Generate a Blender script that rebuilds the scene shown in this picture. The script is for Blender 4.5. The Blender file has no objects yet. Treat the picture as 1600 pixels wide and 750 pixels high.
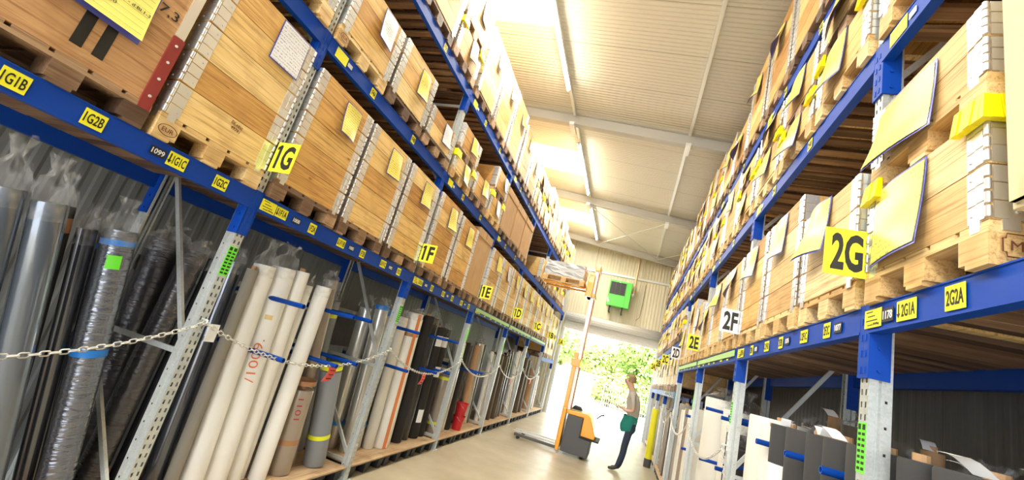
import bpy, math, random
from mathutils import Vector, Matrix, Quaternion
random.seed(7)
S = bpy.context.scene
COL = S.collection
PI = math.pi
# ---------------------------------------------------------------- camera
cam_d = bpy.data.cameras.new('camera'); cam = bpy.data.objects.new('camera', cam_d); COL.objects.link(cam)
cam_d.sensor_width = 36; cam_d.lens = 673.9/1600*36; cam_d.clip_end = 400; cam_d.clip_start = .05
CR = Vector((0.93739554, 0.23893378, 0.2533777)); CD = Vector((0.17453903, 0.30727085, -0.93547889)); CF = Vector((-0.30137309, 0.92113803, 0.24633106))
cam.matrix_world = Matrix.Translation((0, 0, 1.822)) @ Matrix((( CR.x, -CD.x, -CF.x), (CR.y, -CD.y, -CF.y), (CR.z, -CD.z, -CF.z))).to_4x4()
S.camera = cam
S.view_settings.view_transform = 'Standard'; S.view_settings.look = 'None'; S.view_settings.gamma = 1
S.view_settings.use_curve_mapping = False; S.view_settings.exposure = 0.95
# ---------------------------------------------------------------- daylight
W = bpy.data.worlds.new('sky'); S.world = W; W.use_nodes = True
bg = W.node_tree.nodes['Background']; bg.inputs[0].default_value = (.93, .97, 1, 1); bg.inputs[1].default_value = 3.1
sd = bpy.data.lights.new('sun', 'SUN'); sd.energy = 9.0; sd.angle = .02; sd.color = (1, .96, .88)
sun = bpy.data.objects.new('sun', sd); COL.objects.link(sun)
sun.rotation_euler = Vector((.35, .55, -1)).to_track_quat('-Z', 'Y').to_euler()
TUBE_POWER = 50; TUBE_GLOW = 28; SKYLIGHT_GLOW = 9

# ---------------------------------------------------------------- mesh helper
class MB:
    def __init__(s): s.v = []; s.f = []; s.m = []; s.uv = None; s.smooth = []
    def add(s, vs, fs, m=0, sm=False):
        b = len(s.v); s.v += [tuple(x) for x in vs]
        for f in fs: s.f.append([b+i for i in f]); s.m.append(m); s.smooth.append(sm)
        return s
    def box(s, x0, x1, y0, y1, z0, z1, m=0):
        return s.add([(x0,y0,z0),(x1,y0,z0),(x1,y1,z0),(x0,y1,z0),(x0,y0,z1),(x1,y0,z1),(x1,y1,z1),(x0,y1,z1)],
                     [(0,3,2,1),(4,5,6,7),(0,1,5,4),(1,2,6,5),(2,3,7,6),(3,0,4,7)], m)
    def obox(s, a, b, w, t, up=(0,0,1), m=0):
        a = Vector(a); b = Vector(b); d = (b-a).normalized(); u = Vector(up)
        x = d.cross(u)
        if x.length < 1e-4: x = d.cross(Vector((1,0,0)))
        x.normalize(); y = x.cross(d).normalized(); x *= w/2; y *= t/2
        vs = [a-x-y, a+x-y, a+x+y, a-x+y, b-x-y, b+x-y, b+x+y, b-x+y]
        return s.add(vs, [(0,3,2,1),(4,5,6,7),(0,1,5,4),(1,2,6,5),(2,3,7,6),(3,0,4,7)], m)
    def tube(s, pts, r, n=10, caps=True, m=0, sm=True, closed=False):
        pts = [Vector(p) for p in pts]; k = len(pts)
        rs = r if isinstance(r, (list, tuple)) else [r]*k
        ref = None; rings = []
        for i, p in enumerate(pts):
            if closed: d = pts[(i+1) % k]-pts[i-1]
            else: d = pts[min(i+1, k-1)]-pts[max(i-1, 0)]
            d.normalize()
            if ref is None:
                ref = d.orthogonal().normalized()
            ref = (ref-d*ref.dot(d)).normalized(); w = d.cross(ref)
            rings.append([p+(ref*math.cos(2*PI*j/n)+w*math.sin(2*PI*j/n))*rs[i] for j in range(n)])
        vs = [q for R_ in rings for q in R_]; fs = []
        for i in range(k if closed else k-1):
            a = i*n; b = ((i+1) % k)*n
            for j in range(n): fs.append((a+j, a+(j+1) % n, b+(j+1) % n, b+j))
        s.add(vs, fs, m, sm)
        if caps and not closed:
            s.add(rings[0], [tuple(range(n))[::-1]], m); s.add(rings[-1], [tuple(range(n))], m)
        return s
    def prism(s, poly, y0, y1, m=0, axis='y'):
        n = len(poly)
        def P(a, b, c): return (a, c, b) if axis == 'y' else ((c, a, b) if axis == 'x' else (a, b, c))
        vs = [P(a, b, y0) for a, b in poly]+[P(a, b, y1) for a, b in poly]
        fs = [tuple(range(n)), tuple(range(2*n-1, n-1, -1))]+[(i, i+n, (i+1) % n+n, (i+1) % n) for i in range(n)]
        return s.add(vs, fs, m)
    def mesh(s, name, mats, bevel=0):
        me = bpy.data.meshes.new(name); me.from_pydata(s.v, [], s.f)
        for m in (mats if isinstance(mats, (list, tuple)) else [mats]): me.materials.append(m)
        me.polygons.foreach_set('material_index', s.m); me.polygons.foreach_set('use_smooth', s.smooth)
        if s.uv:
            l = me.uv_layers.new(name='UVMap')
            for i, lp in enumerate(me.loops): l.data[i].uv = s.uv[lp.vertex_index]
        me.update(); return me
def link(name, me, parent=None, loc=(0,0,0), rot=None):
    o = bpy.data.objects.new(name, me); COL.objects.link(o); o.location = loc
    if rot is not None: o.rotation_euler = rot
    if parent: o.parent = parent
    return o
def part(name, mb, mats, parent=None, loc=(0,0,0), bevel=0, rot=None):
    o = link(name, mb.mesh(name, mats), parent, loc, rot)
    if bevel:
        b = o.modifiers.new('b', 'BEVEL'); b.width = bevel; b.segments = 2; b.limit_method = 'ANGLE'
    return o
def tag(o, label=None, cat=None, group=None, kind=None):
    if label: o['label'] = label
    if cat: o['category'] = cat
    if group: o['group'] = group
    if kind: o['kind'] = kind
    return o
def thing(name, label, cat, loc=(0,0,0), rz=0, group=None):
    o = bpy.data.objects.new(name, None); COL.objects.link(o); o.location = loc; o.rotation_euler = (0,0,rz)
    o.empty_display_size = .05
    return tag(o, label, cat, group)
def struct(name, mb, mats, **k): return tag(part(name, mb, mats, **k), kind='structure')
def copy_tree(src, parent=None):
    o = src.copy(); COL.objects.link(o)
    if parent: o.parent = parent
    for c in KIDS.get(src.name, ()): copy_tree(c, o)
    return o
KIDS = {}
def template(root):     # remembers the children of a builder's thing so copies need no scene scan
    for o in [root]+list(root.children_recursive): KIDS[o.name] = list(o.children)
    return root
ORD = ['first','second','third','fourth','fifth','sixth','seventh','eighth','ninth','tenth','eleventh','twelfth','thirteenth']

# ---------------------------------------------------------------- materials
def newmat(name):
    m = bpy.data.materials.new(name); m.use_nodes = True
    return m, m.node_tree.nodes, m.node_tree.links, m.node_tree.nodes['Principled BSDF']
def plain(name, col, rough=.5, metal=0, emit=0, alpha=1, spec=.5, trans=0, coat=0):
    m, N, L, b = newmat(name)
    b.inputs['Base Color'].default_value = (*col, 1); b.inputs['Roughness'].default_value = rough
    b.inputs['Metallic'].default_value = metal; b.inputs['Specular IOR Level'].default_value = spec
    b.inputs['Coat Weight'].default_value = coat
    if emit: b.inputs['Emission Color'].default_value = (*col, 1); b.inputs['Emission Strength'].default_value = emit
    b.inputs['Alpha'].default_value = alpha; b.inputs['Transmission Weight'].default_value = trans
    return m
def ramp(N, stops):
    r = N.new('ShaderNodeValToRGB'); e = r.color_ramp.elements
    while len(e) < len(stops): e.new(.5)
    for i, (p, c) in enumerate(stops): e[i].position = p; e[i].color = (*c, 1)
    return r
def wood(name, cols, axis=1, plank=None, rough=.6, vary=.5, stretch=14, knots=True, grain=.85):
    """grain along object axis; tone varies per object and per plank of height `plank`"""
    m, N, L, b = newmat(name)
    tc = N.new('ShaderNodeTexCoord'); oi = N.new('ShaderNodeObjectInfo')
    sep = N.new('ShaderNodeSeparateXYZ'); L.new(tc.outputs['Object'], sep.inputs[0])
    mp = N.new('ShaderNodeMapping'); L.new(tc.outputs['Object'], mp.inputs[0])
    sc = [stretch]*3; sc[axis] = 1.1; mp.inputs['Scale'].default_value = sc
    off = N.new('ShaderNodeMath'); off.operation = 'MULTIPLY'; off.inputs[1].default_value = 37; L.new(oi.outputs['Random'], off.inputs[0])
    cmb = N.new('ShaderNodeCombineXYZ')
    for i in range(3): L.new(off.outputs[0], cmb.inputs[i])
    L.new(cmb.outputs[0], mp.inputs['Location'])
    n1 = N.new('ShaderNodeTexNoise'); n1.inputs['Scale'].default_value = 2.2; n1.inputs['Detail'].default_value = 5; n1.inputs['Distortion'].default_value = 1.4
    L.new(mp.outputs[0], n1.inputs[0])
    n2 = N.new('ShaderNodeTexNoise'); n2.noise_dimensions = '1D'; n2.inputs['Scale'].default_value = 1.0
    if plank:
        q = N.new('ShaderNodeMath'); q.operation = 'DIVIDE'; q.inputs[1].default_value = plank[1]; L.new(sep.outputs[plank[0]], q.inputs[0])
        fl = N.new('ShaderNodeMath'); fl.operation = 'FLOOR'; L.new(q.outputs[0], fl.inputs[0])
        ad = N.new('ShaderNodeMath'); ad.operation = 'MULTIPLY_ADD'; ad.inputs[1].default_value = 7.31; L.new(fl.outputs[0], ad.inputs[0]); L.new(off.outputs[0], ad.inputs[2])
    else: ad = off
    wn = N.new('ShaderNodeTexWhiteNoise'); wn.noise_dimensions = '1D'; L.new(ad.outputs[0], wn.inputs['W'])
    mx = N.new('ShaderNodeMath'); mx.operation = 'MULTIPLY'; mx.inputs[1].default_value = vary; L.new(wn.outputs[0], mx.inputs[0])
    m2 = N.new('ShaderNodeMath'); m2.operation = 'MULTIPLY_ADD'; m2.inputs[1].default_value = 1-vary; L.new(n1.outputs[0], m2.inputs[0]); L.new(mx.outputs[0], m2.inputs[2])
    r = ramp(N, cols); L.new(m2.outputs[0], r.inputs[0]); col = r.outputs[0]
    if knots:
        mp2 = N.new('ShaderNodeMapping'); L.new(tc.outputs['Object'], mp2.inputs[0]); s2 = [7]*3; s2[axis] = 3; mp2.inputs['Scale'].default_value = s2
        L.new(cmb.outputs[0], mp2.inputs['Location'])
        vo = N.new('ShaderNodeTexVoronoi'); vo.inputs['Scale'].default_value = 1; L.new(mp2.outputs[0], vo.inputs[0])
        kr = ramp(N, [(0.02, (.9,.9,.9)), (.085, (0,0,0))]); L.new(vo.outputs['Distance'], kr.inputs[0])
        mk = N.new('ShaderNodeMix'); mk.data_type = 'RGBA'; L.new(kr.outputs[0], mk.inputs[0]); L.new(col, mk.inputs[6])
        mk.inputs[7].default_value = (.28, .12, .04, 1); col = mk.outputs[2]
    mp3 = N.new('ShaderNodeMapping'); L.new(tc.outputs['Object'], mp3.inputs[0]); s3 = [70]*3; s3[axis] = 1.6; mp3.inputs['Scale'].default_value = s3; L.new(cmb.outputs[0], mp3.inputs['Location'])
    n3 = N.new('ShaderNodeTexNoise'); n3.inputs['Scale'].default_value = 1.2; n3.inputs['Detail'].default_value = 4; n3.inputs['Distortion'].default_value = .9; L.new(mp3.outputs[0], n3.inputs[0])
    gr = ramp(N, [(.34, (.62,.50,.40)), (.52, (1,1,1))]); L.new(n3.outputs[0], gr.inputs[0])
    n4 = N.new('ShaderNodeTexNoise'); n4.inputs['Scale'].default_value = 3.5; n4.inputs['Detail'].default_value = 6; L.new(mp.outputs[0], n4.inputs[0]); L.new(tc.outputs['Object'], n4.inputs[0])
    st = ramp(N, [(.36, (.74,.66,.58)), (.5, (1,1,1))]); L.new(n4.outputs[0], st.inputs[0])
    mg = N.new('ShaderNodeMix'); mg.data_type = 'RGBA'; mg.blend_type = 'MULTIPLY'; mg.inputs[0].default_value = grain; L.new(col, mg.inputs[6]); L.new(gr.outputs[0], mg.inputs[7])
    mh = N.new('ShaderNodeMix'); mh.data_type = 'RGBA'; mh.blend_type = 'MULTIPLY'; mh.inputs[0].default_value = grain*.8; L.new(mg.outputs[2], mh.inputs[6]); L.new(st.outputs[0], mh.inputs[7]); col = mh.outputs[2]
    L.new(col, b.inputs['Base Color']); b.inputs['Roughness'].default_value = rough
    bp = N.new('ShaderNodeBump'); bp.inputs['Strength'].default_value = .15; bp.inputs['Distance'].default_value = .004
    L.new(n1.outputs[0], bp.inputs['Height']); L.new(bp.outputs[0], b.inputs['Normal'])
    return m
def steel(name, c0, c1, rough=.35, metal=.75, scale=30):
    m, N, L, b = newmat(name)
    tc = N.new('ShaderNodeTexCoord'); v = N.new('ShaderNodeTexVoronoi'); v.inputs['Scale'].default_value = scale; L.new(tc.outputs['Object'], v.inputs[0])
    n = N.new('ShaderNodeTexNoise'); n.inputs['Scale'].default_value = 9; L.new(tc.outputs['Object'], n.inputs[0])
    a = N.new('ShaderNodeMath'); a.operation = 'MULTIPLY_ADD'; a.inputs[1].default_value = .4
    s_ = N.new('ShaderNodeSeparateColor'); L.new(v.outputs['Color'], s_.inputs[0]); L.new(s_.outputs[0], a.inputs[0]); 
    h = N.new('ShaderNodeMath'); h.operation = 'MULTIPLY'; h.inputs[1].default_value = .6; L.new(n.outputs[0], h.inputs[0]); L.new(h.outputs[0], a.inputs[2])
    r = ramp(N, [(.2, c0), (.8, c1)]); L.new(a.outputs[0], r.inputs[0]); L.new(r.outputs[0], b.inputs['Base Color'])
    b.inputs['Metallic'].default_value = metal
    rr = N.new('ShaderNodeMapRange'); rr.inputs[3].default_value = rough-.1; rr.inputs[4].default_value = rough+.15; L.new(a.outputs[0], rr.inputs[0]); L.new(rr.outputs[0], b.inputs['Roughness'])
    return m
def ribbed(name, col, axis, pitch, depth, seam=1.0, seamaxis=None, rough=.5, dark=.9, sharp=2.0):
    """profiled sheet: ribs repeat along `axis`, panel joints every `seam` metres"""
    m, N, L, b = newmat(name)
    g = N.new('ShaderNodeNewGeometry'); sp = N.new('ShaderNodeSeparateXYZ'); L.new(g.outputs['Position'], sp.inputs[0])
    k = N.new('ShaderNodeMath'); k.operation = 'MULTIPLY'; k.inputs[1].default_value = 2*PI/pitch; L.new(sp.outputs[axis], k.inputs[0])
    sn = N.new('ShaderNodeMath'); sn.operation = 'SINE'; L.new(k.outputs[0], sn.inputs[0])
    cl = N.new('ShaderNodeMath'); cl.operation = 'MULTIPLY'; cl.inputs[1].default_value = sharp; cl.use_clamp = False; L.new(sn.outputs[0], cl.inputs[0])
    c2 = N.new('ShaderNodeClamp'); c2.inputs[1].default_value = -1; c2.inputs[2].default_value = 1; L.new(cl.outputs[0], c2.inputs[0])
    bp = N.new('ShaderNodeBump'); bp.inputs['Distance'].default_value = depth; bp.inputs['Strength'].default_value = .8; L.new(c2.outputs[0], bp.inputs['Height']); L.new(bp.outputs[0], b.inputs['Normal'])
    dv = N.new('ShaderNodeMath'); dv.operation = 'DIVIDE'; dv.inputs[1].default_value = seam; L.new(sp.outputs[axis], dv.inputs[0])
    fr = N.new('ShaderNodeMath'); fr.operation = 'FRACT'; L.new(dv.outputs[0], fr.inputs[0])
    gt = N.new('ShaderNodeMath'); gt.operation = 'LESS_THAN'; gt.inputs[1].default_value = .012/seam; L.new(fr.outputs[0], gt.inputs[0])
    mx = N.new('ShaderNodeMix'); mx.data_type = 'RGBA'; mx.inputs[6].default_value = (*col, 1); mx.inputs[7].default_value = (*[c*dark*.6 for c in col], 1)
    L.new(gt.outputs[0], mx.inputs[0]); L.new(mx.outputs[2], b.inputs['Base Color']); b.inputs['Roughness'].default_value = rough
    return m
HONEY = [(.12, (.42,.20,.045)), (.36, (.70,.39,.11)), (.6, (.84,.55,.19)), (.92, (.95,.76,.38))]
PALE = [(.1, (.45,.25,.08)), (.38, (.72,.47,.19)), (.62, (.85,.62,.29)), (.95, (.94,.79,.48))]
OLD = [(.1, (.09,.05,.03)), (.4, (.22,.13,.075)), (.65, (.40,.25,.14)), (.95, (.66,.46,.27))]
DKW = [(.1, (.06,.033,.022)), (.4, (.15,.085,.05)), (.7, (.26,.155,.09)), (1, (.40,.27,.16))]
M = {}
M['box'] = wood('box_boards', HONEY, 1, None, vary=.6)
M['boxpale'] = wood('pale_box_boards', PALE, 1, None, vary=.55)
M['pallet'] = wood('pallet_wood', OLD, 1, None, vary=.7, knots=False)
M['pallet2'] = wood('new_pallet_wood', PALE, 1, None, vary=.5, knots=False)
M['deck'] = wood('deck_slats', DKW, 0, (1, .085), vary=.75, knots=False)
M['ply'] = wood('plywood', [(0,(.38,.19,.08)), (.5,(.60,.34,.15)), (1,(.74,.46,.22))], 1, None, vary=.1, stretch=5)
M['plat'] = wood('platform_board', [(0,(.46,.30,.16)), (.5,(.66,.47,.28)), (1,(.78,.60,.38))], 1, None, vary=.3, knots=False, stretch=4)
M['card'] = wood('cardboard', [(0,(.50,.30,.14)), (1,(.66,.44,.23))], 2, None, vary=.3, knots=False, stretch=3, rough=.8, grain=.25)
M['galv'] = steel('galvanised_steel', (.56,.60,.60), (.72,.76,.76), .38, .5, 110)
M['galvlight'] = steel('bright_galvanised_steel', (.76,.77,.75), (.82,.83,.81), .4, .3, 90)
M['hinge'] = plain('hinge_steel', (.80,.81,.82), .32, .8)
M['chain'] = plain('zinc_chain', (.75,.74,.70), .3, .8)
M['blue'] = plain('blue_paint', (0,.055,.40), .5, 0, spec=.3)
M['armblue'] = plain('blue_plastic', (0,.05,.34), .4, spec=.3)
M['yellow'] = plain('yellow_plastic', (1,.86,.0), .35)
M['labyel'] = plain('yellow_label', (.95,.90,.03), .45)
M['labgrn'] = plain('green_label', (.16,.85,.04), .45)
M['blk'] = plain('black_print', (.012,.012,.012), .5)
M['white'] = plain('white_paper', (.86,.87,.88), .6)
M['blueedge'] = plain('blue_pouch_edge', (.09,.10,.45), .35)
M['black'] = plain('black_fabric_roll', (.016,.015,.016), .75)
M['charcoal'] = plain('charcoal_foam_roll', (.045,.045,.047), .8)
M['blackfilm'] = plain('black_film', (.022,.022,.028), .22, coat=.5)
M['film'] = plain('clear_wrapped_grey_roll', (.11,.12,.15), .2, .75, coat=1)
M['filmlight'] = plain('clear_wrapped_blue_grey_roll', (.15,.18,.23), .22, .45, coat=1)
M['silver'] = plain('clear_wrapped_silver_roll', (.60,.60,.58), .25, .6, coat=.8)
M['whiteroll'] = plain('white_roll', (.95,.95,.92), .4, coat=.3)
M['cream'] = plain('cream_roll', (.80,.78,.71), .5)
M['felt'] = plain('grey_felt_roll', (.33,.31,.27), .9)
M['greyroll'] = plain('smooth_grey_roll', (.25,.27,.29), .4)
M['brownroll'] = plain('wrapped_brown_grey_roll', (.36,.30,.24), .3, .1, coat=.7)
M['kraft'] = plain('kraft_tube', (.55,.33,.17), .7)
M['darkbrown'] = plain('dark_brown_roll', (.10,.075,.055), .45)
M['tapeblue'] = plain('blue_tape', (.02,.22,.72), .4)
M['tapebrown'] = plain('brown_tape', (.42,.20,.09), .3, coat=.5)
M['tapeyel'] = plain('yellow_tape', (.85,.90,.03), .4)
M['orange'] = plain('orange_stripe', (.78,.25,.08), .5)
M['red'] = plain('red_plastic', (.62,.02,.03), .4)
M['rust'] = plain('red_oxide_paint', (.30,.035,.03), .45)
M['truck'] = plain('truck_orange', (1,.42,.01), .35, coat=.5)
M['truckgrey'] = plain('truck_grey', (.085,.085,.09), .45)
M['rubber'] = plain('black_rubber', (.02,.02,.02), .7)
M['green'] = plain('green_enamel', (.10,.62,.07), .4, coat=.3)
M['plasticblack'] = plain('black_plastic_pallet', (.02,.02,.022), .6)
M['tube'] = plain('fluorescent_tube', (1,.93,.74), .4, emit=TUBE_GLOW)
M['skylight'] = plain('translucent_skylight', (1,.985,.93), .4, emit=SKYLIGHT_GLOW)
M['concrete_out'] = plain('sunlit_concrete', (.75,.74,.72), .9)
M['outwall'] = plain('white_render', (.86,.86,.84), .8)
M['ceil'] = ribbed('roof_sheet', (.68,.655,.57), 1, .083, .006, 1.0)
M['wallend'] = ribbed('cream_wall_sheet', (.74,.68,.50), 0, .12, .007, 1.0)
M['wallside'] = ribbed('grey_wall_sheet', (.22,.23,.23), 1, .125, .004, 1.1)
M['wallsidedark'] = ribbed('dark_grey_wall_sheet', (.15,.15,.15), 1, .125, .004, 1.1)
M['shutter'] = ribbed('shutter_slats', (.72,.72,.70), 2, .07, .006, 5)
def sheetmat(name, col):
    m, N, L, b = newmat(name)
    uv = N.new('ShaderNodeUVMap'); sp = N.new('ShaderNodeSeparateXYZ'); L.new(uv.outputs[0], sp.inputs[0])
    mp = N.new('ShaderNodeMapping'); mp.inputs['Scale'].default_value = (22, 14, 1); L.new(uv.outputs[0], mp.inputs[0])
    n = N.new('ShaderNodeTexNoise'); n.inputs['Scale'].default_value = 1.6; n.inputs['Detail'].default_value = 3; L.new(mp.outputs[0], n.inputs[0])
    rows = N.new('ShaderNodeMath'); rows.operation = 'MULTIPLY'; rows.inputs[1].default_value = 13; L.new(sp.outputs[1], rows.inputs[0])
    fr = N.new('ShaderNodeMath'); fr.operation = 'FRACT'; L.new(rows.outputs[0], fr.inputs[0])
    a = N.new('ShaderNodeMath'); a.operation = 'LESS_THAN'; a.inputs[1].default_value = .38; L.new(fr.outputs[0], a.inputs[0])
    c = N.new('ShaderNodeMath'); c.operation = 'GREATER_THAN'; c.inputs[1].default_value = .52; L.new(n.outputs[0], c.inputs[0])
    mu = N.new('ShaderNodeMath'); mu.operation = 'MULTIPLY'; L.new(a.outputs[0], mu.inputs[0]); L.new(c.outputs[0], mu.inputs[1])
    m3 = N.new('ShaderNodeMath'); m3.operation = 'MULTIPLY'; m3.inputs[1].default_value = .75; L.new(mu.outputs[0], m3.inputs[0])
    mx = N.new('ShaderNodeMix'); mx.data_type = 'RGBA'; mx.inputs[6].default_value = (*col, 1); mx.inputs[7].default_value = (.2,.2,.12,1)
    L.new(m3.outputs[0], mx.inputs[0]); L.new(mx.outputs[2], b.inputs['Base Color']); b.inputs['Roughness'].default_value = .35
    return m
M['sheety'] = sheetmat('yellow_form', (.90,.78,.16)); M['sheetw'] = sheetmat('white_form', (.82,.82,.86))
def floor_mat():
    m, N, L, b = newmat('screed_floor')
    g = N.new('ShaderNodeNewGeometry')
    n = N.new('ShaderNodeTexNoise'); n.inputs['Scale'].default_value = 1.3; n.inputs['Detail'].default_value = 8; L.new(g.outputs['Position'], n.inputs[0])
    r = ramp(N, [(.3, (.42,.355,.24)), (.55, (.50,.43,.305)), (.75, (.56,.49,.36))]); L.new(n.outputs[0], r.inputs[0]); L.new(r.outputs[0], b.inputs['Base Color'])
    n2 = N.new('ShaderNodeTexNoise'); n2.inputs['Scale'].default_value = 5; L.new(g.outputs['Position'], n2.inputs[0])
    rr = N.new('ShaderNodeMapRange'); rr.inputs[3].default_value = .22; rr.inputs[4].default_value = .5; L.new(n2.outputs[0], rr.inputs[0]); L.new(rr.outputs[0], b.inputs['Roughness'])
    return m
M['floor'] = floor_mat()
def wrap_mat():
    m, N, L, b = newmat('clear_plastic')
    b.inputs['Base Color'].default_value = (.86,.88,.90,1); b.inputs['Roughness'].default_value = .12
    n = N.new('ShaderNodeTexNoise'); n.inputs['Scale'].default_value = 18; n.inputs['Detail'].default_value = 3
    tc = N.new('ShaderNodeTexCoord'); L.new(tc.outputs['Object'], n.inputs[0])
    bp = N.new('ShaderNodeBump'); bp.inputs['Distance'].default_value = .02; L.new(n.outputs[0], bp.inputs['Height']); L.new(bp.outputs[0], b.inputs['Normal'])
    rr = ramp(N, [(.4, (.03,)*3), (.8, (.30,)*3)]); L.new(n.outputs[0], rr.inputs[0]); L.new(rr.outputs[0], b.inputs['Alpha'])
    return m
M['wrap'] = wrap_mat()
def crinkle(name, col, rough, metal=0):
    m, N, L, b = newmat(name)
    b.inputs['Base Color'].default_value = (*col, 1); b.inputs['Roughness'].default_value = rough; b.inputs['Coat Weight'].default_value = .6; b.inputs['Metallic'].default_value = metal; b.inputs['Coat Roughness'].default_value = .12
    tc = N.new('ShaderNodeTexCoord'); mp = N.new('ShaderNodeMapping'); mp.inputs['Scale'].default_value = (4, 4, 22); L.new(tc.outputs['Object'], mp.inputs[0])
    n = N.new('ShaderNodeTexNoise'); n.inputs['Scale'].default_value = 1.5; n.inputs['Detail'].default_value = 4; n.inputs['Distortion'].default_value = .8; L.new(mp.outputs[0], n.inputs[0])
    bp = N.new('ShaderNodeBump'); bp.inputs['Distance'].default_value = .025; bp.inputs['Strength'].default_value = .6; L.new(n.outputs[0], bp.inputs['Height'])
    L.new(bp.outputs[0], b.inputs['Normal']); L.new(bp.outputs[0], b.inputs['Coat Normal'])
    return m
M['crinkle'] = crinkle('crinkled_black_film', (.10,.10,.115), .25, .6)
M['crinklegrey'] = crinkle('crinkled_clear_film_over_grey', (.20,.22,.27), .22, .75)

# ---------------------------------------------------------------- lettering
TXT = {}
def textmesh(s, mat, bold=.014):
    k = (s, mat.name)
    if k not in TXT:
        c = bpy.data.curves.new('lettering', 'FONT'); c.body = s; c.size = 1; c.align_x = 'CENTER'; c.align_y = 'CENTER'; c.offset = bold; c.extrude = .004; c.resolution_u = 3
        o = bpy.data.objects.new('tmp', c); COL.objects.link(o)
        bpy.context.view_layer.update()
        me = bpy.data.meshes.new_from_object(o.evaluated_get(bpy.context.evaluated_depsgraph_get())); me.materials.clear(); me.materials.append(mat)
        xs = [v.co.x for v in me.vertices]; ys = [v.co.y for v in me.vertices]
        bpy.data.objects.remove(o)
        TXT[k] = (me, max(xs)-min(xs), max(ys)-min(ys), (max(xs)+min(xs))/2, (max(ys)+min(ys))/2)
    return TXT[k]
def lettering(s, w, hgt, centre, xd, up, mat, parent, name='lettering', bold=.014, roll=0):
    me, tw, th, cx, cy = textmesh(s, mat, bold)
    xd = Vector(xd).normalized(); up = Vector(up).normalized(); n = xd.cross(up)
    if roll: q = Quaternion(n, roll); xd = q @ xd; up = q @ up
    sx = w/tw; sy = hgt/th
    c = Vector(centre)-xd*cx*sx-up*cy*sy
    mt = Matrix(((xd.x*sx, up.x*sy, n.x*.15, c.x), (xd.y*sx, up.y*sy, n.y*.15, c.y), (xd.z*sx, up.z*sy, n.z*.15, c.z), (0,0,0,1)))
    o = bpy.data.objects.new(name, me); COL.objects.link(o); o.parent = parent; o.matrix_local = mt
    return o
def plate(name, w, hgt, centre, xd, up, mat, parent, t=.002, roll=0):
    xd = Vector(xd).normalized(); up = Vector(up).normalized(); n = xd.cross(up)
    if roll: q = Quaternion(n, roll); xd = q @ xd; up = q @ up
    c = Vector(centre); mb = MB()
    vs = [c+xd*a*w/2+up*b_*hgt/2+n*d for d in (-t/2, t/2) for a, b_ in ((-1,-1),(1,-1),(1,1),(-1,1))]
    mb.add(vs, [(0,3,2,1),(4,5,6,7),(0,1,5,4),(1,2,6,5),(2,3,7,6),(3,0,4,7)])
    return part(name, mb, mat, parent)

# ================================================================ SETTING
XL, XR = -2.755, 1.03
RL, RR = -3.75, 2.03
YEND = 18.0
WL, WR = -4.05, 2.42
YB = -7.0
def zc(x): return 7.19-.0977*(x+2.917)
struct('floor', MB().box(WL, WR, YB, YEND, -.12, 0), M['floor'])
c = MB()
holes = [(y0, y1) for y0, y1 in ((-5.4,-3.4), (-1.2,.9), (2.6,5.7), (9.95,11.3), (14.4,15.7))]  # first two openings are unseen, added so their glowing panels give front fill
ys = [YB]+[v for p_ in holes for v in p_]+[YEND]
for a, b_, x0, x1 in [(ys[i], ys[i+1], WL, -2.1) for i in range(0, len(ys), 2)]+[(YB, YEND, -2.1, WR)]:
    c.add([(x0,a,zc(x0)),(x1,a,zc(x1)),(x1,b_,zc(x1)),(x0,b_,zc(x0)),(x0,a,zc(x0)+.12),(x1,a,zc(x1)+.12),(x1,b_,zc(x1)+.12),(x0,b_,zc(x0)+.12)],
          [(0,3,2,1),(4,5,6,7),(0,1,5,4),(1,2,6,5),(2,3,7,6),(3,0,4,7)])
struct('ceiling', c, M['ceil'])
for i, (a, b_) in enumerate(holes):
    k = MB(); x0, x1 = WL, -2.1
    k.add([(x0,a,zc(x0)+.03),(x1,a,zc(x1)+.03),(x1,b_,zc(x1)+.03),(x0,b_,zc(x0)+.03),(x0,a,zc(x0)+.05),(x1,a,zc(x1)+.05),(x1,b_,zc(x1)+.05),(x0,b_,zc(x0)+.05)],
          [(0,3,2,1),(4,5,6,7),(0,1,5,4),(1,2,6,5),(2,3,7,6),(3,0,4,7)])
    w = struct('window_%d' % (i+1), k, M['skylight'])
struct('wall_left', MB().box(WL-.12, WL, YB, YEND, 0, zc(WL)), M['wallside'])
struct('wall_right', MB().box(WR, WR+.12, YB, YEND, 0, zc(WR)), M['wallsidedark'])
e = MB(); D0, D1, DH = -2.72, 1.02, 3.62
e.box(WL, D0, YEND, YEND+.12, 0, DH); e.box(D1, WR, YEND, YEND+.12, 0, DH)
e.add([(WL,YEND,DH),(WR,YEND,DH),(WR,YEND,zc(WR)),(WL,YEND,zc(WL)),(WL,YEND+.12,DH),(WR,YEND+.12,DH),(WR,YEND+.12,zc(WR)),(WL,YEND+.12,zc(WL))],
      [(0,1,2,3),(7,6,5,4),(0,4,5,1),(1,5,6,2),(2,6,7,3),(3,7,4,0)])
struct('wall_end', e, M['wallend'])
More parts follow.
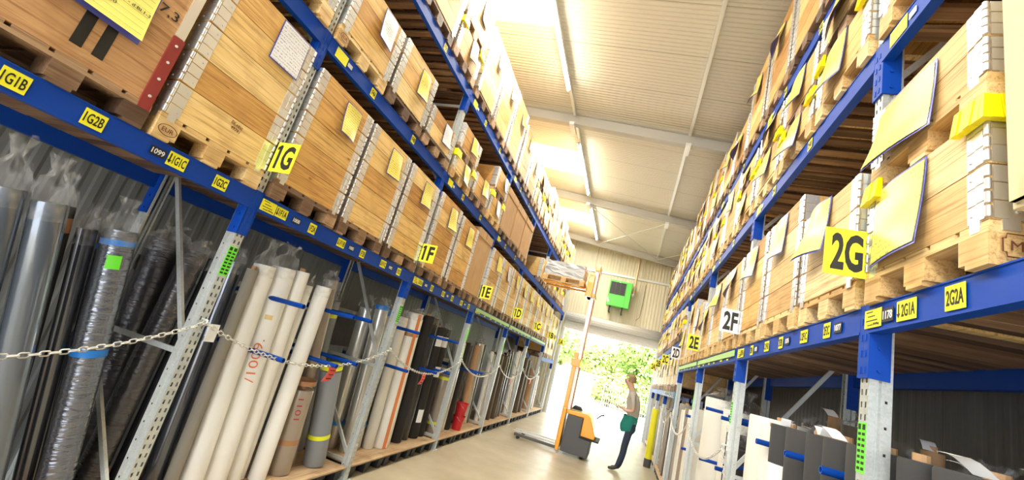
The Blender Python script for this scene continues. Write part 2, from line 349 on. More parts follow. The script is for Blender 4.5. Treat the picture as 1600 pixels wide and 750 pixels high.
# roller shutter: guide rails, coil box and bottom slats
d = MB()
for x in (D0-.02, D1-.06): d.box(x, x+.08, YEND-.07, YEND-.005, 0, DH+.05)
struct('trim_1', d, M['galv'])
d = MB(); pts = [(YEND-.20+.17*math.cos(a), DH+.25+.17*math.sin(a)) for a in [2*PI*i/20 for i in range(20)]]
n = len(pts); x0, x1 = D0, D1
d.add([(x0, y, z) for y, z in pts]+[(x1, y, z) for y, z in pts], [tuple(range(n))[::-1], tuple(range(n, 2*n))]+[(i, (i+1) % n, (i+1) % n+n, i+n) for i in range(n)], 0, True)
d.box(D0, D1, YEND-.10, YEND-.06, DH-.22, DH+.12); d.box(D0, D1, YEND-.13, YEND-.04, DH-.26, DH-.21)
door = struct('door_1', d, M['shutter'])
M['rafter'] = plain('grey_rafter_paint', (.50,.49,.45), .5)
# steel rafters and purlin pipes
def rafter(y, dep=.2, idx=2):
    r = MB(); w = .15; x0, x1 = WL, WR
    def slab(ya, yb, da, db):
        r.add([(x0,ya,zc(x0)-db),(x1,ya,zc(x1)-db),(x1,yb,zc(x1)-db),(x0,yb,zc(x0)-db),(x0,ya,zc(x0)-da),(x1,ya,zc(x1)-da),(x1,yb,zc(x1)-da),(x0,yb,zc(x0)-da)],
              [(0,3,2,1),(4,5,6,7),(0,1,5,4),(1,2,6,5),(2,3,7,6),(3,0,4,7)])
    slab(y-w/2, y+w/2, 0, .02); slab(y-.008, y+.008, .02, dep-.02); slab(y-w/2, y+w/2, dep-.02, dep)
    struct('trim_%d' % idx, r, M['rafter'])
for i, y in enumerate((-1.2, 3.6, 8.25, 12.75, 17.2)): rafter(y, .26, idx=i+2)
for i, x in enumerate((-2.02, .37)):
    r = MB()
    for a, b_ in ((YB, -1.3), (-1.1, 3.5), (3.7, 8.15), (8.35, 12.65), (12.85, 17.1), (17.3, YEND)):
        r.box(x-.028, x+.028, a, b_, zc(x)-.08, zc(x)-.005)
    for y in (3.5, 8.1, 12.6): r.box(x-.05, x+.05, y-.06, y+.36, zc(x)-.36, zc(x)-.30)
    struct('trim_%d' % (i+8), r, M['galvlight'])
r = MB()
for a, b_ in (((-2.0,13.0,zc(-2)-.2), (.36,17.1,zc(.36)-.2)), ((-2.0,13.0,zc(-2)-.2), (-3.9,16.2,zc(-3.9)-.2)), ((.36,17.1,zc(.36)-.2), (2.3,13.2,zc(2.3)-.2)), ((.36,13.0,zc(.36)-.2), (-2.0,17.1,zc(-2)-.2))):
    r.tube([a, b_], .012, 6)
struct('trim_11', r, M['galv'])
# horizontal steel rail on the end wall
struct('trim_12', MB().box(-4.0, 2.4, YEND-.07, YEND-.005, 5.93, 6.01), M['galvlight'])

# ---------------------------------------------------------------- fluorescent lamps under the roof
def lamp(y0, y1, label):
    x = -2.02; z = zc(x)-.16
    t = thing('fluorescent_lamp', label, 'lamp', (x, (y0+y1)/2, z), 0, 'fluorescent lamps under the roof')
    L_ = (y1-y0)/2
    part('housing', MB().prism([(-.04,.0),(.04,.0),(.025,.05),(-.025,.05)], -L_, L_), M['galvlight'], t)
    b = MB().tube([(0,-L_+.03,-.03), (0,L_-.03,-.03)], .022, 12); part('tube', b, M['tube'], t)
    b = MB()
    for s in (-1, 1): b.box(-.02,.02, s*(L_-.03)-.015, s*(L_-.03)+.015, -.05, .01)
    part('socket', b, M['white'], t)
    la = bpy.data.lights.new('tube_light', 'AREA'); la.shape = 'RECTANGLE'; la.size = .12; la.size_y = (y1-y0)*.95; la.energy = TUBE_POWER*(y1-y0)/2.6; la.color = (1,.95,.82)
    lo = bpy.data.objects.new('tube_light', la); COL.objects.link(lo); lo.parent = t; lo.location = (0,0,-.07)
for y0, y1, lb in ((-5.6,-3.0,'added unseen fluorescent fill lamp farthest behind the viewpoint'), (-1.0,1.6,'added unseen fluorescent fill lamp just over the viewpoint'), (4.4,7.15,'blazing fluorescent lamp in the nearest roof field, before the first steel rafter'),  # first two lamps are out of view, added to fill from the front
                   (9.2,12.2,'fluorescent lamp between the first and second steel rafter'), (13.3,16.6,'fluorescent lamp in the farthest roof field, beyond the second steel rafter')):
    lamp(y0, y1, lb)

# ================================================================ RACKING
LY = {'L': 2.36, 'R': 2.40}
PITCH = 2.5
BAYS = ['G','F','E','D','C','B','A']          # bay G runs up to upright 1, F from upright 1 to 2 ...
SIDE = {'L': dict(x=XL, rear=RL, sg=1, name='left', num='1'), 'R': dict(x=XR, rear=RR, sg=-1, name='right', num='2')}
def levels(side, bay):
    if side == 'L': return [1.98, 3.885, 5.155] if bay == 'A' else [2.455, 3.885, 5.155]
    if bay in 'CBA': return [1.93, 3.05, 4.0, 5.05]
    return [2.455, 3.955, 5.05]
PH = 5.10
def post_mesh(hgt):
    """open upright profile, front face towards +X with real slots; origin at foot, front face at x=0, runs back to x=-.085"""
    mb = MB(); w = .037; cols = [-w, -.024, -.012, .012, .024, w]; pit = .055
    nrow = int(hgt/pit)
    for i in range(nrow):
        z0 = i*pit; zs = [z0, z0+.016, z0+.042, z0+pit]
        for c_ in range(5):
            for r_ in range(3):
                if c_ in (1, 3) and r_ == 1: continue
                a, b_ = cols[c_], cols[c_+1]; mb.add([(0,a,zs[r_]),(0,b_,zs[r_]),(0,b_,zs[r_+1]),(0,a,zs[r_+1])], [(0,1,2,3)])
    for s in (-1, 1):
        y = s*w; yi = s*(w-.012)
        mb.add([(0,y,0),(-.03,y,0),(-.03,y,hgt),(0,y,hgt)], [(0,1,2,3)]); mb.add([(-.03,y,0),(-.036,yi,0),(-.036,yi,hgt),(-.03,y,hgt)], [(0,1,2,3)])
        mb.add([(-.036,yi,0),(-.042,yi,0),(-.042,yi,hgt),(-.036,yi,hgt)], [(0,1,2,3)]); mb.add([(-.042,yi,0),(-.048,y,0),(-.048,y,hgt),(-.042,yi,hgt)], [(0,1,2,3)])
        pz = .11
        for i in range(int(hgt/pz)):
            z0 = i*pz; xs = [-.048,-.062,-.072,-.09]; zs = [z0, z0+.05, z0+.062, z0+pz]
            for c_ in range(3):
                for r_ in range(3):
                    if c_ == 1 and r_ == 1: continue
                    mb.add([(xs[c_],y,zs[r_]),(xs[c_+1],y,zs[r_]),(xs[c_+1],y,zs[r_+1]),(xs[c_],y,zs[r_+1])], [(0,1,2,3)])
        mb.add([(-.09,y,0),(-.09,s*.022,0),(-.09,s*.022,hgt),(-.09,y,hgt)], [(0,1,2,3)])
    mb.box(-.006,-.001,-w,w,hgt-.004,hgt) if False else None
    return mb.mesh('post', M['galv'])
POST = post_mesh(PH)
DEPTH = 1.0
def frame_meshes():
    foot = MB().box(-.11, .03, -.07, .07, 0, .008)
    foot.box(-.09,-.002,-.039,.039,.008,.05)
    for a, b_ in ((.02,-.055),(.02,.055)): foot.tube([(a-.002,b_,0),(a-.002,b_,.025)], .009, 6)
    return foot.mesh('foot_plate', M['galv'])
FOOT = frame_meshes()
def brace_mesh(a, b_):
    mb = MB(); mb.obox(a, b_, .035, .022, up=(0,1,0))
    d = (Vector(b_)-Vector(a)).normalized()
    return mb.mesh('brace', M['galv'])
BR = []
zz = [.22, 1.27, 1.32, 2.3, 3.35, 4.4]
BR.append(brace_mesh((-.06,0,.2), (-.94,0,.2)))
BR.append(brace_mesh((-.07,.012,.24), (-.93,.012,1.22)))
BR.append(brace_mesh((-.06,0,1.27), (-.94,0,1.27)))
BR.append(brace_mesh((-.07,-.012,1.32), (-.93,-.012,2.62)))
BR.append(brace_mesh((-.93,.012,2.66), (-.07,.012,3.7)))
BR.append(brace_mesh((-.07,-.012,3.74), (-.93,-.012,4.8)))
BR.append(brace_mesh((-.06,0,4.9), (-.94,0,4.9)))
LAB_Z = {'L': (1.82, 2.03), 'R': (1.72, 1.93)}
def upright(side, i, y):
    sd_ = SIDE[side]; bay = BAYS[i] if i < 7 else None
    sign = sd_['num']+BAYS[i]
    lb = 'galvanised slotted rack upright frame carrying the %s sign in the %s row' % (sign, sd_['name'])
    t = thing('upright_frame', lb, 'rack upright', (sd_['x'], y, 0), 0 if side == 'L' else PI, '%s row rack uprights' % sd_['name'])
    link('post', POST, t); link('post', POST, t, (-DEPTH, 0, 0), (0,0,PI))
    link('foot_plate', FOOT, t); link('foot_plate', FOOT, t, (-DEPTH, 0, 0), (0,0,PI))
    for k, b_ in enumerate(BR):
        if not (side == 'R' and i == 0 and k == 3): link('brace', b_, t)
    if i <= 3:
        s = -1 if side == 'L' else 1
        z0, z1 = LAB_Z[side]
        g = part('inspection_label', MB().box(.0, .002, -.036, .036, z0, z1), M['labgrn'], t); g['label'] = 'bright green vertical label'
        if i <= 1:
            ml = MB()
            for k in range(7):
                for cc in (-.017, .017): ml.box(.002, .0026, cc-.012, cc+.012, z0+.012+k*.024, z0+.012+k*.024+.012)
            part('lettering', ml, M['blk'], g)
            part('lettering', MB().box(.002,.0026,-.03,-.008,z1-.03,z1-.006).box(.002,.0026,.006,.03,z1-.03,z1-.006), M['blk'], g)
    return t
Yn = {}
for side in 'LR':
    for i in range(7):
        y = LY[side]+i*PITCH-(.0 if i < 6 else .0)
        Yn[side, i] = y
        upright(side, i, y)
# beam: origin at left end centre of front beam's top, length along +Y
CONN = MB()
CONN.box(.004,.012,-.055,.055,-.33,.015); CONN.box(-.05,.012,-.062,-.0545,-.33,.015); 
CONN.box(-.05,.012,.0545,.062,-.33,.015)
for yy in (-.03,.03): 
    for k in range(3): CONN.box(.012,.016,yy-.007,yy+.007,-.30+k*.12,-.27+k*.12)
for s in (-1,1): CONN.tube([(-.03, s*.062, -.26), (-.03, s*.068, -.26)], .012, 8)
CONNM = CONN.mesh('beam_connector', M['blue'])
def beam_body(front=True):
    L_ = PITCH-.08; mb = MB()
    mb.box(-.035,.012,0,L_,-.128,-.006); mb.box(-.035,.016,0,L_,-.006,0); mb.box(.012,.016,0,L_,-.128,-.118)
    return mb.mesh('beam', M['blue'])
BEAMM = beam_body()
DECKS = {}
def deck_mesh(w, gap):
    mb = MB(); y = .02; L_ = PITCH-.14; k = 0
    rnd = random.Random(3)
    while y+w < L_:
        mb.box(-.93+rnd.uniform(-.01,.01), -.048, y, y+w, -.024-rnd.uniform(0,.004), -.002); y += w+gap; k += 1
    return mb.mesh('deck', M['deck'])
DECKM = {0: deck_mesh(.079, .006), 1: deck_mesh(.085, .055)}
LEVN = ['lowest', 'second', 'third', 'top']
def lname(side, bay, lv):
    n = len(levels(side, bay))
    return ['lowest', 'middle', 'top'][lv] if n == 3 else ['lowest', 'second', 'third', 'top'][lv]
def beam_bay(side, bay_i):
    sd_ = SIDE[side]; bay = BAYS[bay_i]; y0 = LY[side]+(bay_i-1)*PITCH
    bn = sd_['num']+bay
    rz = 0 if side == 'L' else PI
    for lv, z in enumerate(levels(side, bay)):
        t = thing('shelf_beam', 'blue front shelf beam at the %s level of bay %s' % (lname(side, bay, lv), bn), 'shelf beam', (sd_['x'], y0+PITCH/2, z), rz, 'blue front beams of the %s row' % sd_['name'])
        link('beam', BEAMM, t, (0, -PITCH/2+.04, 0))
        ends = (-1, 1)
        for e_ in ends:
            # each connector plate wraps half of its upright so neighbours do not overlap
            cm = HALF[e_]
            link('connector', cm, t, (0, e_*PITCH/2, 0))
        beam_labels(side, bay, lv, t, z)
        r = thing('shelf_beam', 'blue rear shelf beam at the %s level of bay %s' % (lname(side, bay, lv), bn), 'shelf beam', (sd_['rear'], y0+PITCH/2, z), rz+PI, 'blue rear beams of the %s row' % sd_['name'])
        link('beam', BEAMM, r, (0, -PITCH/2+.04, 0))
        for e_ in ends: link('connector', HALF[e_], r, (0, e_*PITCH/2, 0))
        dk = link('slatted_deck', DECKM[0 if lv == 0 else 1], None, (sd_['x'], y0+PITCH/2, z), (0,0,rz))
        dk.delta_location = (0, (-PITCH/2+.07)*(1 if side == 'L' else -1), 0)
        tag(dk, 'weathered slatted wooden deck resting on the %s beams of bay %s' % (lname(side, bay, lv), bn), 'slatted deck', 'slatted decks of the %s row' % sd_['name'])
def half_conn(e_):
    c_ = MB(); f = -e_   # plate covers the half of the post that faces its own beam
    def yb(a, b_): return (min(a*f, b_*f), max(a*f, b_*f))
    a, b_ = yb(.0005, .042); c_.box(.001,.011,a,b_,-.33,.012)
    a, b_ = yb(.0375, .048); c_.box(-.075,.011,a,b_,-.33,.012)
    for k in range(4): c_.box(.011,.0145,*yb(.012,.024),-.31+k*.075,-.28+k*.075)
    for zz_ in (-.29, -.19): c_.tube([(-.03, f*.048, zz_), (-.03, f*.055, zz_)], .009, 8)
    return c_.mesh('connector', M['blue'])
HALF = {-1: half_conn(-1), 1: half_conn(1)}
def lab(t, side, y, z, w, hgt, s, dark=False, arrow=False, base=None):
    """label plate on the beam's aisle face; y in metres from the bay centre towards the far end"""
    sg = 1 if side == 'L' else -1
    yl = y*sg; xd = (0, 1, 0)
    pl = plate('label', w, hgt, (.0175, yl, z), xd, (0,0,1), base or (M['blk'] if dark else M['labyel']), t)
    if s:
        wd = w*.84; cx = yl
        if arrow:
            wd = w*.68; cx = yl+w*.1
            a = MB(); ax = yl-w*.39
            a.box(.0188,.0194, ax-.004, ax+.004, z-.01, z+hgt*.36); a.add([(.0194,ax-.013,z-.01),(.0194,ax+.013,z-.01),(.0194,ax,z-hgt*.36)], [(0,1,2)])
            part('lettering', a, M['blk'], pl)
        lettering(s, wd, hgt*.62, (.0192, cx, z), xd, (0,0,1), M['white'] if dark else M['blk'], pl)
    return pl
def mini(t, side, y, z):
    pl = lab(t, side, y, z, .14, .085, None); sg = 1 if side == 'L' else -1
    m_ = MB()
    for k in range(4): m_.box(.0188,.0192, y*sg-.055+.012*(k % 2), y*sg+.0+.02*(k % 3), z+.028-k*.02, z+.033-k*.02)
    part('lettering', m_, M['blk'], pl)
    lettering('1.800kg', .06, .014, (.0188, y*sg+.025, z-.028), (0,1,0), (0,0,1), M['blk'], pl)
def beam_labels(side, bay, lv, t, z):
    n = SIDE[side]['num']+bay
    s = 1
    Z = -.066
    if bay not in 'GFEDC': return
    if lv == 0:
        if side == 'L':
            if bay == 'G':
                Ls = [(-.52,'1G2A',0,0),(-.25,'1098',1,0),(-.105,'1G1B',0,0),(.205,'1G2B',0,0),(.53,'1099',1,0),(.645,'1G1C',0,1),(.947,'1G2C',0,0)]
                for y, s_, dk, ar in Ls: lab(t, side, y, Z, .085 if dk else (.115 if ar else .10), .05 if dk else .085, s_, dk, ar)
                return
        if bay == 'G': # right row
            mini(t, side, 1.165, Z); lab(t, side, 1.045, Z, .085, .06, '1178', True); lab(t, side, .912, Z, .13, .085, '2G1A', False, True); lab(t, side, .635, Z, .10, .09, '2G2A')
            lab(t, side, .1, Z, .085, .05, '1177', True); lab(t, side, -.03, Z, .115, .085, '2G1B', False, True)
            return
        first = -1
        if side == 'L':
            mini(t, side, -1.135, Z)
            base = 1008 if bay == 'F' else 1008-3*(BAYS.index(bay)-1)
            for k, c_ in enumerate('ABC'):
                y = -1.0+k*.77
                lab(t, side, y, Z, .115, .08, n+'1'+c_, False, True); lab(t, side, y+.165, Z, .085, .05, str(base-3*k), True); lab(t, side, y+.36, Z, .085, .085, n+'2'+c_)
        else:
            base = 1077-10*(BAYS.index(bay)-1)
            mini(t, side, 1.13, Z)
            for k, c_ in enumerate('ABC'):
                y = -.985+k*.77
                lab(t, side, y, Z, .085, .055, str(base-k), True); lab(t, side, y+.135, Z, .085, .085, n+'2'+'CBA'[k]); lab(t, side, y+.47, Z, .115, .08, n+'1'+'CBA'[k], False, True)
    else:
        if bay in 'GFED':
            pl = lab(t, side, (-1.05 if side == 'L' else 1.05), Z, .15, .09, None)
            lab(t, side, (-.93 if side == 'L' else .93), Z, .06, .035, None, base=M['galvlight'])
            for k, c_ in enumerate('AB'): lab(t, side, (-.55+k*.85)*(1 if side == 'L' else -1), Z, .08, .085, n+str(3+lv)+c_)
for side in 'LR':
    for bi in range(7): beam_bay(side, bi)
# pale green plastic strip along the lowest beams of the far bays
for side, bis in (('L', (3, 4, 5)), ('R', (2, 3))):
    for bi in bis:
        bay = BAYS[bi]; z = levels(side, bay)[0]; y0 = LY[side]+(bi-1)*PITCH; sg = SIDE[side]['sg']; x = SIDE[side]['x']+sg*.024
        o = part('beam_strip', MB().box(-.004,.004,.07,PITCH-.07,-.06,0), plain('pale_green_plastic', (.45,.72,.30), .5), None, (x, y0, z-.02))
        tag(o, 'pale green plastic strip along the front of the lowest beam of bay %s' % (SIDE[side]['num']+bay), 'strip', 'green beam strips')

# ---------------------------------------------------------------- bay signs projecting into the aisle
def sign(side, i):
    n = SIDE[side]['num']+BAYS[i]; y = Yn[side, i]; sg = SIDE[side]['sg']
    white = side == 'R' and i in (1, 3)
    x = SIDE[side]['x']
    if side == 'L': w, hh, cx, zz_ = .20, .235, x+.150, 2.735
    else: w, hh, cx, zz_ = .18, .24, x-.125, 2.70
    yy = y-.045
    t = thing('bay_sign', '%s sign reading %s, fixed flat across the upright at the far end of bay %s' % ('white' if white else 'yellow', n, n), 'sign', (cx, yy, zz_), 0, 'bay signs of the %s row' % SIDE[side]['name'])
    hinge = plate('panel', w, hh, (0,0,0), (1,0,0), (0,0,1), M['white'] if white else M['labyel'], t, .006)
    lettering(n, w*.74, hh*.80, (.005,-.0035,0), (1,0,0), (0,0,1), M['blk'], hinge, bold=.035)
    if side == 'L': part('lettering', MB().add([(-w*.42,-.0076,hh*.22),(-w*.25,-.0076,hh*.30),(-w*.25,-.0076,hh*.40),(-w*.30,-.0076,hh*.40),(-w*.42,-.0076,hh*.32)], [(0,1,2,3,4)]), M['blk'], hinge)
    if side == 'L': part('edge_strip', MB().box(-w/2-.018,-w/2,-.004,.004,-hh/2,hh/2), M['blk'], t)
    part('bracket', MB().box(-.13*(1 if side == 'L' else -.0)-.0,.13*(0 if side == 'L' else 1)+.0,.003,.008,-.02,.02), M['galv'], t)
for side in 'LR':
    for i in range(7): sign(side, i)

# ---------------------------------------------------------------- pallets
PW, PD = .75, 1.06
def pallet_root(label, mat, loc, rz, group, detail, root=None):
    return None
def build_pallet(mat, detail):
    """front short side faces +X at x=0, centred on y"""
    mb = MB(); hw = PW/2
    top = MB(); bot = MB()
    tw = .13
    ys_ = [-hw, -hw+.17, -tw/2+.0, hw-.17-.09, hw-tw]
    ys_ = [-hw+i*(PW-tw)/4 for i in range(5)]
    for yv in ys_: top.box(-PD, -.004, yv, yv+tw, .128, .148)
    for xv in (-.13, -PD/2-.065, -PD): top.box(xv, xv+.13, -hw, hw, .108, .128)
    for yv in (-hw, -.05, hw-.10): bot.box(-PD, 0, yv, yv+.10, 0, .018)
    blocks = []
    for xv in (-.125, -PD/2-.06, -PD):
        for yv in (-hw, -.065, hw-.13): blocks.append((xv, yv))
    t = bpy.data.objects.new('wooden_pallet', None); COL.objects.link(t); t.empty_display_size = .05
    if detail:
        part('top_boards', top, mat, t); part('bottom_boards', bot, mat, t)
        for xv, yv in blocks: part('block', MB().box(0, .125, 0, .13, 0, .09), mat, t, (xv, yv, .018))
    else:
        for xv, yv in blocks: bot.box(xv, xv+.125, yv, yv+.13, .018, .108)
        bot.v, bot.f, bot.m, bot.smooth
        part('top_boards', top, mat, t); part('base', bot, mat, t)
    return template(t)
PROTO = {}
def pallet(kind, detail, loc, rz, label, group):
    k = ('p', kind, detail); mat = M['pallet2'] if kind else M['pallet']
    if k not in PROTO:
        PROTO[k] = build_pallet(mat, detail); o = PROTO[k]
    else: o = copy_tree(PROTO[k])
    o.location = loc; o.rotation_euler = (0,0,rz)
    return tag(o, label, 'pallet', group)
# ---------------------------------------------------------------- hinged collar boxes
BW, BD = .74, 1.05
def hinge_mesh(n, hc, pale=False):
    """steel corner: two ribbed plates meeting at a knuckle, for n collars; corner at origin, plates run +X(-) and +Y"""
    mb = MB(); lw = .088
    for k in range(n):
        z0 = k*hc+.004; z1 = (k+1)*hc-.004
        # plates with pressed ribs
        nr = 3
        for face in (0, 1):
            for r_ in range(nr):
                a = z0+(z1-z0)*r_/nr; b_ = z0+(z1-z0)*(r_+1)/nr
                for (u0, u1, d0) in ((.010, .046, .0065), (.046, lw, .0035)):
                    g = .0025
                    if face == 0: mb.box(-u1, -u0, -d0, .001, a+g, b_-g)          # on the -Y face, running back in x
                    else: mb.box(-.001, d0, u0, u1, a+g, b_-g)                      # on the +X face, running along y
            zc_ = (z0+z1)/2
            for zz_ in (z0+.03, z1-.03):
                if face == 0: mb.tube([(-.070,-.003,zz_),(-.070,-.008,zz_)], .006, 6)
                else: mb.tube([(.003,.070,zz_),(.008,.070,zz_)], .006, 6)
        for r_ in range(4):
            a = z0+(z1-z0)*(r_+.08)/4; b_ = z0+(z1-z0)*(r_+.86)/4
            mb.tube([(.002,-.002,a),(.002,-.002,b_)], .0095, 8)
    # lower tab hooking over the pallet
    mb.box(-.075,-.03,-.006,0,-.032,.006); mb.box(0,.006,.03,.075,-.032,.006)
    return mb.mesh('hinge', M['hinge'])
HM = {}
def mirror_mesh(me, name):
    m2 = me.copy(); m2.name = name
    for v in m2.vertices: v.co.y = -v.co.y
    m2.flip_normals(); return m2
def collar_mesh(hc, mat):
    mb = MB(); t = .02; hw = BW/2; z1 = hc-.003
    nb = 1 if hc < .25 else 2
    for k in range(nb):
        a = k*hc/nb+.0025; b_ = (k+1)*hc/nb-.0025
        if nb == 2 and k == 0: b_ += .0005
        mb.box(-t, 0, -hw, hw, a, b_); mb.box(-BD, -BD+t, -hw, hw, a, b_); mb.box(-BD+t, -t, -hw, -hw+t, a, b_); mb.box(-BD+t, -t, hw-t, hw, a, b_)
    return mb.mesh('collar', mat)
POUCH = {}
def pouch_mesh(w, hh, bulge, key):
    if key in POUCH: return POUCH[key]
    rnd = random.Random(str(key)); nx, ny = 8, 10; mb = MB(); uv = []
    ph = rnd.uniform(0, 6); lift = bulge*rnd.uniform(.6, 1.2); side_l = rnd.choice((0, 1))
    def P(u, v, off):
        b_ = .004+off+lift*(1-v)**1.5*(.35+.65*(u if side_l else 1-u))+.25*bulge*math.sin(PI*u)*math.sin(ph+3*v)**2
        return (b_, (u-.5)*w, (v-1)*hh)
    for j in range(ny+1):
        for i in range(nx+1): mb.v.append(P(i/nx, j/ny, .002)); uv.append((i/nx, j/ny))
    n0 = len(mb.v)
    for j in range(ny+1):
        for i in range(nx+1): mb.v.append(P(i/nx, j/ny, 0)); uv.append((.0, .999))
    W_ = nx+1
    for j in range(ny):
        for i in range(nx):
            a = j*W_+i; mb.f.append([a, a+1, a+W_+1, a+W_]); mb.m.append(0); mb.smooth.append(True)
            a += n0; mb.f.append([a, a+W_, a+W_+1, a+1]); mb.m.append(0); mb.smooth.append(True)
    mb.uv = uv
    me = {c_: mb.mesh('document_sheet', M[c_]) for c_ in ('sheety', 'sheetw')}
    # blue pouch behind, a little larger
    eb = MB(); pts = []
    def Q(u, v, off):
        uu = (u-.5)*1.06+.5; vv = (v-.5)*1.06+.5
        x, y, z = P(min(max(uu,0),1), min(max(vv,0),1), off); return (x, (uu-.5)*w, (vv-1)*hh)
    for off in (0, -.002):
        for j in range(ny+1):
            for i in range(nx+1): eb.v.append(Q(i/nx, j/ny, off))
    for j in range(ny):
        for i in range(nx):
            a = j*W_+i; eb.f.append([a, a+1, a+W_+1, a+W_]); eb.m.append(0); eb.smooth.append(True)
            a += n0; eb.f.append([a, a+W_, a+W_+1, a+1]); eb.m.append(0); eb.smooth.append(True)
    me['edge'] = eb.mesh('pouch_back', M['blueedge'])
    POUCH[key] = me; return me
def boxproto(n, hc, pale, full):
    k = ('b', n, hc, pale, full)
    if k in PROTO: return copy_tree(PROTO[k])
    mat = M['boxpale'] if pale else M['box']
    t = bpy.data.objects.new('pallet_box', None); COL.objects.link(t); t.empty_display_size = .05
    ck = ('collar', hc, pale)
    if ck not in HM: HM[ck] = collar_mesh(hc, mat)
    for i in range(n): link('collar', HM[ck], t, (0, 0, i*hc))
    hk = ('hinge', n, hc)
    if hk not in HM: HM[hk] = hinge_mesh(n, hc); HM[hk+('m',)] = mirror_mesh(HM[hk], 'hinge')
    link('hinge', HM[hk], t, (0, -BW/2, 0)); link('hinge', HM[hk+('m',)], t, (0, BW/2, 0))
    link('hinge', HM[hk+('m',)], t, (-BD, -BW/2, 0), (0,0,PI)); link('hinge', HM[hk], t, (-BD, BW/2, 0), (0,0,PI))
    part('lid', MB().box(-BD+.02,-.02,-BW/2+.02,BW/2-.02,n*hc-.018,n*hc-.004), mat, t)
    PROTO[k] = template(t); return t
CAPMESH = None
def cap_mesh(flip):
    mb = MB(); s = -1 if flip else 1
    # an L of flared ribbed plastic hugging a corner, overlapping the joint below
    for face in (0, 1):
        for seg in range(4):
            u0 = seg*.032; u1 = u0+.030
            d = .012+.004*(seg % 2)
            if face == 0: vs = [(-u1,0,-.03),(-u0,0,-.03),(-u0,0,.07),(-u1,0,.07),(-u1,-d-.014,-.03),(-u0,-d-.014,-.03),(-u0,-d,.07),(-u1,-d,.07)]
            else: vs = [(0,u0,-.03),(0,u1,-.03),(0,u1,.07),(0,u0,.07),(d+.014,u0,-.03),(d+.014,u1,-.03),(d,u1,.07),(d,u0,.07)]
            vs = [(x+.010, (y-.010)*s, z) for x, y, z in vs]
            mb.add(vs, [(0,1,2,3),(4,7,6,5),(0,4,5,1),(1,5,6,2),(2,6,7,3),(3,7,4,0)] )
    q = [(.010,-.010*s,-.03),(.034,-.010*s,-.03),(.034,-.034*s,-.03),(.010,-.034*s,-.03),(.010,-.010*s,.07),(.022,-.010*s,.07),(.022,-.022*s,.07),(.010,-.022*s,.07)]
    mb.add(q, [(0,3,2,1),(4,5,6,7),(0,1,5,4),(1,2,6,5),(2,3,7,6),(3,0,4,7)])
    return mb.mesh('corner_cap', M['yellow'])
CAPM = {0: cap_mesh(False), 1: cap_mesh(True)}
cap_count = {}
SLOTN = ['near', 'centre', 'far']
SLOTY = [.435, 1.25, 2.065]
rng = random.Random(11)
def stack(side, bay, slot, lv, items, dx=0, dy=0):
    """items bottom to top: dicts with n (collars), hc, pale, pouch=(dy, dz, w, h, colour, bulge) or None, cap, pal(kind)"""
    sd_ = SIDE[side]; bi = BAYS.index(bay); y = LY[side]+(bi-1)*PITCH+SLOTY[slot]+dy; sg = sd_['sg']
    z = levels(side, bay)[lv]; rz = 0 if side == 'L' else PI
    x = sd_['x']+sg*(.045+dx); bn = sd_['num']+bay
    where = 'at %s end' % SLOTN[slot] if slot != 1 else 'at middle'
    detail = bay in 'GFE'
    for k, it in enumerate(items):
        tier = '' if len(items) == 1 else [' lower tier', ' upper tier', ' topmost tier'][k]
        base = '%s of %s %s shelf%s' % (where, bn, lname(side, bay, lv), ','+tier if tier else '')
        jit = rng.uniform(-.008, .008); j2 = rng.uniform(-.012, .004) if detail else 0
        pallet(it.get('pal', 0), detail, (x+sg*j2, y+jit, z), rz, 'wooden pallet %s' % base, 'pallets on the %s row' % sd_['name'])
        z += .148
        if it.get('kind') == 'cardboard':
            card_box((x-sg*.03, y, z), rz, it['h'], 'tall brown cardboard container %s' % base, it.get('lid', True)); z += it['h']; continue
        n, hc = it['n'], it.get('hc', .2)
        b_ = boxproto(n, hc, it.get('pale', 0), detail)
        b_.location = (x-sg*.008, y+jit*.5, z); b_.rotation_euler = (0,0,rz)
        P_ = it.get('pouch', 'auto'); col = 'sheety'
        if P_ == 'auto':
            P_ = (rng.uniform(.06,.13), -.05-rng.uniform(0,.05), .22, min(.30, n*hc*.85), 'sheety' if rng.random() < .85 else 'sheetw', .06) if rng.random() < .93 else None
        sheet = 'without a sheet'
        if P_:
            dyy, dz, w, hh, col, bul = P_
            key = (round(w,2), round(hh,2), bul, rng.randrange(5)); me = pouch_mesh(w, hh, bul, key)
            e_ = link('document_pouch', me['edge'], b_, (.0035, dyy*sg, n*hc+dz)); s_ = link('document_sheet', me[col], e_, (.001,0,0))
            if side == 'L': pass
            e_['label'] = '%s sheet in a blue edged pouch' % ('yellow' if col == 'sheety' else 'white')
            sheet = 'with a %s sheet' % ('yellow' if col == 'sheety' else 'white')
        tag(b_, 'wooden collar box %s %s' % (sheet, base), 'wooden box', 'collar boxes on the %s row' % sd_['name'])
        z += n*hc
        if it.get('cap') or (k < len(items)-1 and it.get('cap', 1)):
            for fl, nm in ((0, 'near' if side == 'L' else 'far'), (1, 'far' if side == 'L' else 'near')):
                c_ = link('corner_cap', CAPM[fl], None, (x-sg*.008, y+(-1 if fl == 0 else 1)*sg*BW/2, z-.02), (0,0,rz))
                tag(c_, 'yellow cap, %s corner of box %s' % (nm, base), 'corner cap', 'yellow stacking caps')
    return b_ if items[-1].get('kind') != 'cardboard' else None
